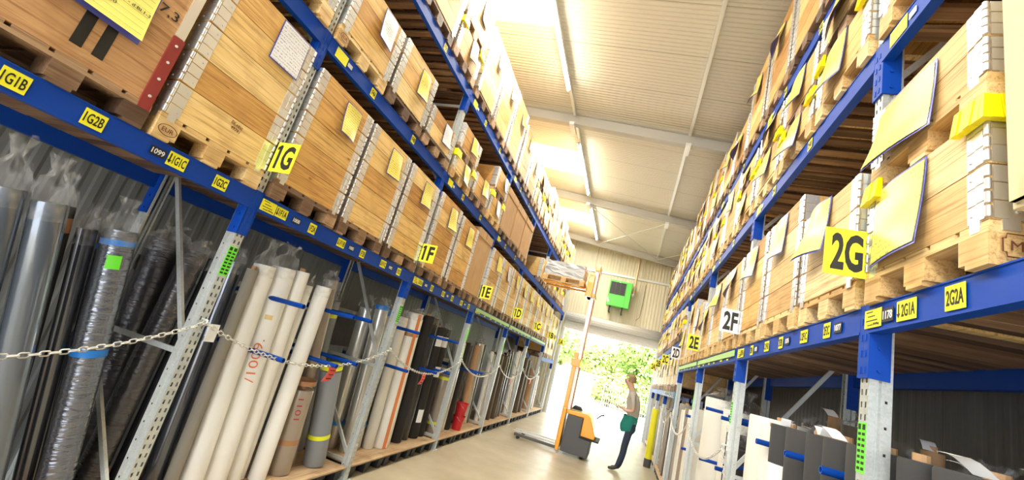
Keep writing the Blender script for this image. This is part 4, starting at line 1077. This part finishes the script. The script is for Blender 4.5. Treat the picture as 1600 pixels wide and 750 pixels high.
# ---- blue plastic separator arms
def arm(side, y, z, out, label, lean=0):
    sd_ = SIDE[side]; sg = sd_['sg']; L_ = .95+out
    t = thing('separator_arm', label, 'separator arm', (sd_['rear']+sg*.02, y, z), 0 if side == 'L' else PI, 'blue separator arms of the %s row' % sd_['name'])
    if 'arm' not in HM or True:
        b = MB(); r = .021; n = 12
        b.tube([(.05,0,0),(L_,0,0)], r, n, caps=False); b.tube([(L_,0,0),(L_-.03,0,0)], [r*.75]*2, n, caps=False)
        ring = [(L_, r*math.cos(2*PI*i/n), r*math.sin(2*PI*i/n)) for i in range(n)]+[(L_, r*.75*math.cos(2*PI*i/n), r*.75*math.sin(2*PI*i/n)) for i in range(n)]
        b.add(ring, [(i, (i+1) % n, (i+1) % n+n, i+n) for i in range(n)])
        part('tube', b, M['armblue'], t)
        part('end_plug', MB().tube([(L_-.02,0,0),(L_-.012,0,0)], r*.74, n), M['blk'], t)
        part('mounting', MB().box(0,.05,-.03,.03,-.04,.04), M['galv'], t)
    return t
def cross_rail(side, bi, z, label):
    sd_ = SIDE[side]; y0 = LY[side]+(bi-1)*PITCH; sg = sd_['sg']
    o = part('support_rail', MB().box(-.014,.014,.045,PITCH-.045,-.06,.06), M['galv'], None, (sd_['rear']+sg*(-.005), y0, z))
    tag(o, label, 'rail', 'rear support rails')
armspec = {('L',1): [(2.96+.165, 1.745, 1.29), (3.855, 1.755, 1.27), (4.18, 1.76, 1.30)], ('L',2): [(5.36, 1.76, 1.26), (6.30,1.76,1.26), (6.83,1.76,1.26)],
           ('L',3): [(8.20,1.3,None),(8.55,1.3,None)], ('R',1): [(3.34,1.67,None),(3.98,1.67,None),(2.80,1.665,None)], ('R',2): [(4.96+.03,1.78,1.35),(5.32,1.75,1.25),(6.28,1.80,1.2)], ('R',3): [(7.97,1.6,1.1)], ('L',0): []}
for (side, bi), L in armspec.items():
    bn = SIDE[side]['num']+BAYS[bi]
    zs_ = set()
    for k, (y, z1, z2) in enumerate(L):
        for z, nm in ((z1, 'upper'), (z2, 'lower')):
            if z is None: continue
            arm(side, y, z, .12 if side == 'L' else .03, 'blue tubular separator arm in bay %s, %s %s from the near end' % (bn, nm, ORD[k]))
            zs_.add(round(z, 2))
    lv_z = []
    for z in sorted(zs_):
        if not lv_z or z-lv_z[-1] > .15:
            lv_z.append(z); cross_rail(side, bi, z-.0, 'galvanised rear rail carrying the %s arms of bay %s' % ('lower' if z < 1.45 else 'upper', bn))
# ---------------------------------------------------------------- chains across the bay openings
def chain(side, y0, y1, zA, zB, sag, label, wave=0, link_l=.052, r=.0042):
    x = SIDE[side]['x']+SIDE[side]['sg']*.035
    D = abs(y1-y0); N_ = 200; P_ = [Vector((x, y0+(y1-y0)*i/N_, zA+(zB-zA)*i/N_-sag*4*(i/N_)*(1-i/N_))) for i in range(N_+1)]
    cum = [0]
    for i in range(N_): cum.append(cum[-1]+(P_[i+1]-P_[i]).length)
    tot = cum[-1]; st = link_l*.74; n = int(tot/st); mb = MB()
    def at_(s):
        for i in range(N_):
            if cum[i+1] >= s: f = (s-cum[i])/(cum[i+1]-cum[i]); return P_[i].lerp(P_[i+1], f)
        return P_[-1]
    for k in range(n+1):
        s = k*tot/n; c_ = at_(min(s, tot-1e-4)); d = (at_(min(s+.02, tot-1e-4))-at_(max(s-.02, 0))).normalized()
        a = Vector((1,0,0)) if k % 2 else d.cross(Vector((1,0,0))).normalized()
        a = (a+Vector((.35,0,.2))*(.5 if k % 2 else -.3)); a = (a-d*a.dot(d)).normalized()
        hl, hw = link_l/2-r, link_l*.24; pts = []
        for i in range(12):
            t_ = 2*PI*i/12; u = math.cos(t_); v = math.sin(t_)
            pts.append(c_+d*((hl-hw)*(1 if u > 0 else -1)+hw*u)+a*hw*v)
        mb.tube(pts, r, 5, closed=True)
    return mb
M['redtag'] = plain('red_tag', (.85,.10,.08), .5)
def chain_thing(side, bi, sag, z=1.49, tagy=None):
    bn = SIDE[side]['num']+BAYS[bi]; y1 = LY[side]+bi*PITCH; y0 = y1-PITCH
    mb = chain(side, y0, y1, z, z, sag, None)
    t = thing('chain', 'galvanised link chain hanging across the opening of bay %s' % bn, 'chain', (0,0,0), 0, 'safety chains')
    part('links', mb, M['chain'], t)
    hk = MB(); 
    x = SIDE[side]['x']; sg = SIDE[side]['sg']
    hk.tube([(x+sg*.0, y1, z+.02), (x+sg*.045, y1, z+.02), (x+sg*.045, y1, z-.005)], .006, 6); part('hook', hk, M['galv'], t)
    if tagy:
        f = (tagy-y0)/PITCH; zt = z-sag*4*f*(1-f); xx = x+sg*.04
        b = MB(); K = 4
        for j in range(K+1):
            for s in (-.06,.06): b.v.append((xx+.012*math.sin(j), tagy+s-.01*j, zt-.012-j*.035))
        for j in range(K): b.f.append([2*j, 2*j+1, 2*j+3, 2*j+2]); b.m.append(0); b.smooth.append(True)
        g = part('warning_tag', b, M['redtag'], t); g['label'] = 'red tag with dark print'
        if bi <= 2:
            l_ = MB()
            for j in range(3): l_.box(xx+.004,xx+.018,tagy-.035-.01*j,tagy+.03-.01*j,zt-.045-j*.04,zt-.038-j*.04)
            part('lettering', l_, M['blk'], g)
    return t
chain_thing('L',0,.30,1.49)
for bi, sg_, ty in ((1,.24,3.88),(2,.26,6.0),(3,.26,None),(4,.26,11.2),(5,.26,13.7)): chain_thing('L',bi,sg_,1.49,ty)
for bi, sg_ in ((2,.26),(3,.26),(4,.26)): chain_thing('R',bi,sg_,1.50 if bi > 1 else 1.35)
chain_thing('R',1,.75,1.50)
# small white card hung on the first left upright
o = part('hanging_card', MB().box(0,.003,-.04,.04,-.12,0), M['white'], None, (XL+.032, 2.44, 1.49)); tag(o, 'small greyish white card hanging at the chain hook of upright 1G', 'card')
o = part('hanging_card', MB().box(-.003,.003,-.13,.13,-.32,0), M['white'], None, (XR-.045, 8.2, 3.25)); tag(o, 'blank white sheet hanging on the boxes at the near end of bay 2D', 'card')

# ================================================================ HEATER AND PIPE ON THE END WALL
t = thing('unit_heater', 'bright green unit heater with black louvred front on the cream end wall', 'heater', (-.79, YEND-.45, 5.12))
w_, h_, dp = .44, .52, .40
part('casing', MB().box(-w_,w_,-.10,dp-.10,-h_,h_), M['green'], t, bevel=.02)
g = part('louvre', MB().box(-.40,.21,-.106,-.101,-.05,.45), M['blk'], t)
lv_ = MB()
for k in range(9): lv_.box(-.38,.19,-.125,-.107,-.02+k*.05,-.004+k*.05)
for k in range(4): lv_.box(-.385+k*.186,-.372+k*.186,-.13,-.107,-.03,.43)
part('slats', lv_, M['truckgrey'], g)
part('panel_seam', MB().box(.235,.242,-.104,-.1005,-h_+.02,h_-.02).box(-w_+.02,.23,-.104,-.1005,-.075,-.068), plain('dark_green_seam', (.04,.30,.03), .5), t)
for x in (-.28, .20): part('bracket', MB().box(x-.025,x+.025,-.08,.34,-h_-.02,-h_-.0).box(x-.025,x+.025,-.08,-.05,-h_-.20,-h_-.0).box(x-.025,x+.025,-.08,.40,-h_-.24,-h_-.20), M['rubber'], t)
part('knob', MB().tube([(-.05,-.10,.46),(-.05,-.115,.46)], .02, 10), M['white'], t)
part('hanger', MB().tube([(-.26,.1,h_),(-.26,.1,h_+.32)], .01, 6).tube([(.26,.1,h_),(.26,.1,h_+.32)], .01, 6), M['galvlight'], t)
t = thing('flue_pipe', 'tan vertical flue pipe with a steel elbow rising beside the green heater', 'pipe', (-.26, YEND-.35, 5.25))
M['tanpipe'] = plain('tan_pipe', (.62,.50,.30), .45, .3)
part('pipe', MB().tube([(0,0,0),(0,0,1.55)], .05, 16), M['tanpipe'], t)
part('elbow', MB().tube([(-.09,0,-.02),(-.03,0,-.05),(0,0,-.02),(0,0,.04)], .045, 14).tube([(-.03,0,-.10),(-.03,0,.0)], .04, 12), M['galvlight'], t)
part('cowl', MB().tube([(0,0,1.55),(0,0,1.65)], .062, 16), M['rubber'], t)
o = part('cable', MB().tube([(.15,YEND-.02,5.8),(.15,YEND-.02,5.0),(.12,YEND-.02,4.45),(.0,YEND-.02,4.3)], .008, 6), M['rubber']); tag(o, 'thin dark cable running down the end wall right of the heater', 'cable')

# ================================================================ REACH TRUCK WITH RAISED LOAD
TX, TY = 0, 10.62
t = thing('pallet_stacker', 'orange and dark grey electric stacker truck with a tall raised mast in the aisle', 'forklift', (0, TY, 0))
poly = [(-1.12,.06),(-1.10,.93),(-.66,.95),(-.60,.93),(-.36,.56),(-.34,.46),(-.46,.43),(-.48,.06)]
part('side_panel', MB().prism([(-1.10,.06),(-1.08,.86),(-.72,.86),(-.72,.46),(-.47,.43),(-.48,.06)][::-1], 0, .72), M['truckgrey'], t, bevel=.02)
part('hood', MB().prism([(-1.12,.862),(-1.12,.95),(-.66,.97),(-.58,.93),(-.40,.56),(-.40,.475),(-.715,.475),(-.715,.862)][::-1], -.01, .73), M['truck'], t, bevel=.02)
part('platform_edge', MB().box(-.74,-.30,-.02,.74,.435,.47), M['rubber'], t, bevel=.008)
part('front_column', MB().box(-1.21,-1.13,-.02,.74,.05,.96), M['truck'], t, bevel=.01)
part('control_head', MB().prism([(-1.05,.972),(-1.0,1.06),(-.86,1.05),(-.80,.98)][::-1], .2, .52), M['rubber'], t, bevel=.01)
tl = MB().tube([(-.45,.36,.9),(-.36,.36,1.0),(-.30,.25,1.02)], .015, 8).tube([(-.36,.36,1.0),(-.30,.47,1.02)], .015, 8); part('tiller', tl, M['rubber'], t)
part('drive_wheel', MB().tube([(-.62,.28,.09),(-.62,.44,.09)], .09, 20), M['rubber'], t)
for y in (.08, .64):
    part('support_leg', MB().box(-2.20,-1.21,y-.045,y+.045,.06,.12), M['truckgrey'], t, bevel=.008)
    part('fork', MB().prism([(-2.28,.13),(-1.22,.13),(-1.22,.17),(-1.25,.17),(-2.0,.165),(-2.28,.145)][::-1], y+(.11 if y < .3 else -.17), y+(.17 if y < .3 else -.11)), M['galvlight'], t)
    part('load_wheel', MB().tube([(-2.1,y-.04,.04),(-2.1,y+.04,.04)], .04, 14), M['rubber'], t)
for y in (.1, .58):
    part('outer_mast_rail', MB().box(-1.24,-1.14,y,y+.05,.1,2.25), M['truck'], t, bevel=.006)
    part('inner_mast_rail', MB().box(-1.15,-1.07,y+.055 if y < .3 else y-.005,y+.085 if y < .3 else y+.025,.9,4.45), M['galvlight'], t)
part('mast_crosshead', MB().box(-1.27,-1.06,.08,.65,1.92,2.10), M['truck'], t, bevel=.01)
part('mast_top', MB().box(-1.17,-1.05,.10,.63,4.30,4.48), M['truck'], t, bevel=.01)
part('lift_cylinder', MB().tube([(-1.10,.36,.9),(-1.10,.36,4.3)], .03, 12), M['truck'], t)
part('carriage', MB().box(-1.27,-1.13,.04,.69,3.62,4.18).box(-1.30,-1.05,.10,.63,3.62,3.72), M['truck'], t, bevel=.01)
for y in (.14, .53): part('raised_fork', MB().box(-2.40,-1.22,y,y+.08,3.78,3.82).box(-1.30,-1.27,y,y+.08,3.78,4.12), M['truck'], t)
pallet(1, False, (-1.36, TY+.37, 3.822), 0, 'wooden pallet held up on the stacker forks', 'pallets on the stacker')
t = thing('wrapped_load', 'silvery plastic wrapped goods on the pallet lifted by the stacker', 'wrapped goods', (-1.90, TY+.37, 3.972))
b = MB(); rnd = random.Random(5)
import bmesh
bm = bmesh.new(); bmesh.ops.create_cube(bm, size=1); bmesh.ops.subdivide_edges(bm, edges=bm.edges[:], cuts=7, use_grid_fill=True)
for v in bm.verts:
    v.co.x *= 1.0; v.co.y *= .72; v.co.z = (v.co.z+.5)*.36
    if v.co.z > .02: v.co += Vector((rnd.uniform(-.02,.02), rnd.uniform(-.02,.02), rnd.uniform(-.03,.02)))
me = bpy.data.meshes.new('wrapped_bundle'); bm.to_mesh(me); bm.free(); me.materials.append(crinkle('grey_stretch_film', (.55,.56,.58), .25)); link('wrapped_bundle', me, t)

# ================================================================ PERSON
def skin(name, chains, mats, matfn, loc, sub=2):
    vs = []; es = []; rs = []
    idx = {}
    for ch in chains:
        prev = None
        for (p_, r) in ch:
            k = tuple(round(a, 4) for a in p_)
            if k not in idx: idx[k] = len(vs); vs.append(p_); rs.append(r)
            i = idx[k]
            if prev is not None: es.append((prev, i))
            prev = i
    me = bpy.data.meshes.new(name); me.from_pydata(vs, es, []); o = link(name, me)
    m_ = o.modifiers.new('s', 'SKIN'); sv = me.skin_vertices[0].data
    for i, r in enumerate(rs): sv[i].radius = r if isinstance(r, tuple) else (r, r)
    sv[0].use_root = True
    s2 = o.modifiers.new('u', 'SUBSURF'); s2.levels = sub; s2.render_levels = sub
    bpy.context.view_layer.update()
    m2 = bpy.data.meshes.new_from_object(o.evaluated_get(bpy.context.evaluated_depsgraph_get()))
    m2.materials.clear()
    for x in mats: m2.materials.append(x)
    for p_ in m2.polygons: p_.material_index = matfn(p_.center); p_.use_smooth = True
    bpy.data.objects.remove(o); m2.name = name
    return m2
M['skin'] = plain('skin', (.62,.38,.27), .5); M['shirt'] = plain('beige_shirt', (.46,.42,.36), .8); M['jeans'] = plain('dark_jeans', (.03,.045,.085), .85); M['shoe'] = plain('dark_shoes', (.05,.04,.035), .6)
M['hair'] = plain('light_brown_hair', (.30,.21,.10), .7); M['teal'] = plain('teal_cloth', (.01,.22,.17), .8)
def person():
    loc = Vector((0, 10.74, 0))
    H = (.31,0,1.0)
    def leg(s, fx, kx, lift):
        return [(H,(.135,.15)), ((.30,s*.09,.93),(.10,.11)), ((kx,s*.095,.53),(.068,.068)), ((kx-.02+.02,s*.095,.40),(.066,.06)), ((fx+.03,s*.095,.16),(.046,.046)), ((fx,s*.095,.075),(.044,.05))]
    def shoe(s, fx): return [((fx,s*.095,.075),(.044,.05)), ((fx-.07,s*.10,.055),(.04,.045)), ((fx-.16,s*.105,.04),(.028,.04))]
    torso = [(H,(.135,.15)), ((.32,0,1.14),(.125,.135)), ((.305,0,1.32),(.13,.155)), ((.27,0,1.50),(.13,.175)), ((.235,0,1.63),(.10,.15)), ((.205,0,1.71),(.075,.08)), ((.175,0,1.78),(.072,.074)), ((.138,0,1.85),(.105,.085)), ((.118,0,1.92),(.130,.105)), ((.125,0,1.985),(.105,.09))]
    def armc(s, hx):
        return [((.235,0,1.63),(.10,.15)), ((.245,s*.19,1.60),(.062,.062)), ((.27,s*.235,1.45),(.052,.052)), ((.29,s*.25,1.30),(.042,.042)), ((.15,s*.21,1.28),(.038,.038)), ((hx+.06,s*.14,1.30),(.026,.026)), ((hx,s*.11,1.31),(.03,.022))]
    ch = [leg(-1,.14,.235,0)+shoe(-1,.14)[1:], leg(1,.20,.26,0)+shoe(1,.20)[1:], torso, armc(-1,.03), armc(1,.02)]
    # nose
    ch.append([((.118,0,1.92),(.130,.105)), ((.0,0,1.905),(.018,.016))])
    for s, hx in ((-1,.03),(1,.02)):
        for k in range(4):
            dy = (k-1.5)*.016; ln = (.075,.088,.082,.062)[k]
            ch.append([((hx,s*.11,1.31),(.03,.022)), ((hx-.03,s*.11+dy,1.312),(.009,.009)), ((hx-.03-ln*.5,s*.11+dy*1.1-s*.0,1.303),(.0085,.0085)), ((hx-.03-ln*.8,s*.11+dy*1.1,1.285),(.007,.007))])
        ch.append([((hx,s*.11,1.31),(.03,.022)), ((hx-.005,s*.08,1.325),(.010,.010)), ((hx-.04,s*.065,1.325),(.008,.008))])
    def mf(c_):
        if c_.z < .105: return 3
        if c_.z < 1.04: return 2
        if c_.z > 1.725: return 0
        if c_.z < 1.50 and abs(c_.y) > .175 and c_.z > 1.2 and c_.z < 1.40: return 0
        if c_.x < .15 and c_.z < 1.45: return 0
        return 1
    me = skin('body', ch, [M['skin'], M['shirt'], M['jeans'], M['shoe']], mf, loc)
    t = thing('person', 'person in beige shirt and dark jeans holding papers, standing in the aisle by the truck', 'person', loc)
    link('body', me, t)
    # hair cap, ears, eyes
    b = MB(); n = 16
    for i in range(1, 8):
        pass
    bm = bmesh.new(); bmesh.ops.create_uvsphere(bm, u_segments=20, v_segments=14, radius=1)
    dele = [v for v in bm.verts if v.co.z < -.45 or (v.co.x < -.35 and v.co.z < .35)]
    bmesh.ops.delete(bm, geom=dele, context='VERTS')
    rnd = random.Random(2)
    for v in bm.verts: v.co = Vector((v.co.x*.132+.132, v.co.y*.112, v.co.z*.128+1.952))+Vector((rnd.uniform(-.005,.005),)*3)
    for f in bm.faces: f.smooth = True
    m_ = bpy.data.meshes.new('hair'); bm.to_mesh(m_); bm.free(); m_.materials.append(M['hair']); link('hair', m_, t)
    for s in (-1, 1):
        part('ear', MB().tube([(.135,s*.088,1.88),(.142,s*.104,1.91),(.135,s*.10,1.94)], [.008,.014,.010], 8), M['skin'], t)
        part('eye', MB().tube([(.026,s*.034,1.935),(.016,s*.034,1.935)], [.011,.007], 8), M['blk'], t)
    part('mouth', MB().tube([(.032,-.025,1.862),(.026,0,1.860),(.032,.025,1.862)], .005, 6), plain('lips', (.5,.2,.16), .5), t)
    # teal work bag hanging at the hip
    bg_ = MB(); K = 20; rings = [(1.19,.15,.165),(1.12,.16,.18),(1.0,.175,.19),(.90,.17,.185),(.84,.14,.16)]; rnd = random.Random(4); pts = []
    for z, rx, ry in rings:
        for i in range(K):
            a = 2*PI*i/K; w = 1+.06*math.sin(5*a+z*9); pts.append((.275+rx*w*math.cos(a)-(.03 if z < 1.1 else 0), ry*w*math.sin(a), z+.012*math.sin(3*a)))
    bg_.add(pts, [(j*K+i, j*K+(i+1) % K, (j+1)*K+(i+1) % K, (j+1)*K+i) for j in range(4) for i in range(K)], 0, True)
    part('work_apron', bg_, M['teal'], t)['label'] = 'teal cloth bag worn round the waist'
    c_ = thing('clipboard', 'grey clipboard with papers held in front of the person in jeans', 'clipboard', (-.09, 10.74, 1.325)); c_.rotation_euler = (0, .25, 0)
    part('board', MB().box(-.15,.13,-.11,.11,0,.006), M['truckgrey'], c_); part('paper', MB().box(-.14,.10,-.10,.10,.0065,.0085), M['white'], c_)
person()

# ================================================================ OUTSIDE THE DOOR
tag(part('yard_ground', MB().box(-45, 45, YEND+.0, 90, -.14, -.02), M['concrete_out']), kind='structure')
o = part('yard_wall', MB().box(-12, -1.9, 29.7, 30, 0, 1.85).box(-12.05,-1.85,29.65,30.05,1.85,1.93), M['outwall'], None, (0,0,-.02)); tag(o, 'white low boundary wall across the sunny yard behind the mast', 'wall')
def leafmat(name, a, b_):
    m, N, L, bs = newmat(name)
    g = N.new('ShaderNodeNewGeometry'); r = ramp(N, [(0, a), (1, b_)]); L.new(g.outputs['Random Per Island'], r.inputs[0]); L.new(r.outputs[0], bs.inputs['Base Color']); bs.inputs['Roughness'].default_value = .6
    bs.inputs['Subsurface Weight'].default_value = 0
    return m
LM = [leafmat('bright_leaves', (.16,.30,.05), (.46,.62,.16)), leafmat('mid_leaves', (.09,.20,.04), (.32,.46,.12)), leafmat('yellow_green_leaves', (.25,.36,.07), (.60,.68,.25))]
def tree(name, label, loc, R_, H_, mat, n, trunk=True, seed=1, group=None):
    rnd = random.Random(seed); t = thing(name, label, 'tree' if trunk else 'bush', loc, 0, group)
    mb = MB(); lobes = [(rnd.uniform(-.6,.6)*R_, rnd.uniform(-.5,.5)*R_, H_*rnd.uniform(.25 if not trunk else .45,.85), R_*rnd.uniform(.35,.6)) for _ in range(9)]
    for i in range(n):
        lx, ly, lz, lr = rnd.choice(lobes)
        d = Vector((rnd.gauss(0,1), rnd.gauss(0,1), rnd.gauss(0,1))).normalized()*lr*rnd.uniform(.75,1.05)
        c_ = Vector((lx, ly, lz))+d
        if c_.z < .1: c_.z = rnd.uniform(.1,.6)
        nrm = (d.normalized()+Vector((rnd.uniform(-.7,.7),)*1+(rnd.uniform(-.7,.7), rnd.uniform(-.3,.9)))).normalized(); u = nrm.orthogonal().normalized(); u = Quaternion(nrm, rnd.uniform(0,6)) @ u; v = nrm.cross(u); s = rnd.uniform(.10,.2)
        mb.add([c_-u*s, c_-v*s*.5, c_+u*s, c_+v*s*.5], [(0,1,2,3)])
    part('foliage', mb, mat, t)
    st = MB(); st.tube([(0,0,0),(.05*R_,0,H_*.35),(0,.05*R_,H_*.7)], [.16,.12,.05], 8)
    for k in range(5):
        lx, ly, lz, lr = lobes[k]; st.tube([(.03*R_,0,H_*.3),(lx*.6,ly*.6,lz*.85),(lx,ly,lz)], [.08,.05,.02], 6)
    part('trunk', st, plain('bark', (.12,.08,.05), .9), t)
    return t
tree('leafy_tree', 'round leafy tree behind the raised mast at the left of the door opening', (-5.2,36,0), 2.6, 5.6, LM[0], 5200, True, 1)
tree('leafy_tree', 'pale yellow-green tree at the centre of the door opening', (-1.9,38,0), 2.4, 4.6, LM[2], 5000, True, 2)
tree('leafy_tree', 'dense green tree right of centre in the door opening', (1.0,36.5,0), 2.6, 5.4, LM[0], 5600, True, 3)
tree('leafy_tree', 'tall green tree at the right side of the door opening', (4.2,39,0), 3.2, 6.6, LM[1], 5600, True, 4)
tree('leafy_tree', 'leafy tree farthest left beyond the white wall', (-9.0,38,0), 3.0, 5.6, LM[1], 5000, True, 5)
tree('garden_bush', 'low bright bush in front of the centre trees', (-.9,33.5,0), 1.7, 2.4, LM[2], 3600, False, 6)
tree('garden_bush', 'low bush behind the wire fence near the person', (1.8,34,0), 1.9, 2.6, LM[0], 3800, False, 7)
hill = MB(); K = 24
for j in range(9):
    for i in range(K+1):
        x = -30+60*i/K; y = 41+j*3; z = (j/8)**.8*5.5+.5*math.sin(i*1.3+j); hill.v.append((x, y, max(-.02, z-.1) if j else -.05))
for j in range(8):
    for i in range(K): a = j*(K+1)+i; hill.f.append([a, a+1, a+K+2, a+K+1]); hill.m.append(0); hill.smooth.append(True)
m_, N_, L_, b_s = newmat('grassy_bank'); nz = N_.new('ShaderNodeTexNoise'); nz.inputs['Scale'].default_value = 60; nz.inputs['Detail'].default_value = 8
rp = ramp(N_, [(.35,(.10,.20,.04)), (.65,(.42,.55,.16))]); L_.new(nz.outputs[0], rp.inputs[0]); L_.new(rp.outputs[0], b_s.inputs['Base Color'])
tag(part('grassy_bank', hill, m_), kind='structure')
t = thing('wire_fence', 'pale wire mesh fence in the yard behind the standing person', 'fence', (0,31.5,-.02))
for k in range(5): part('fence_post', MB().tube([(-1.2+k*1.6,0,0),(-1.2+k*1.6,0,1.6)], .03, 8), M['galvlight'], t)
f = MB(); 
for k in range(3): f.tube([(-1.2,0,.3+k*.6),(5.2,0,.3+k*.6)], .015, 6)
for k in range(44): f.tube([(-1.2+k*.148,0,.1),(-1.2+k*.148,0,1.5)], .006, 4)
part('mesh_panel', f, M['galvlight'], t)
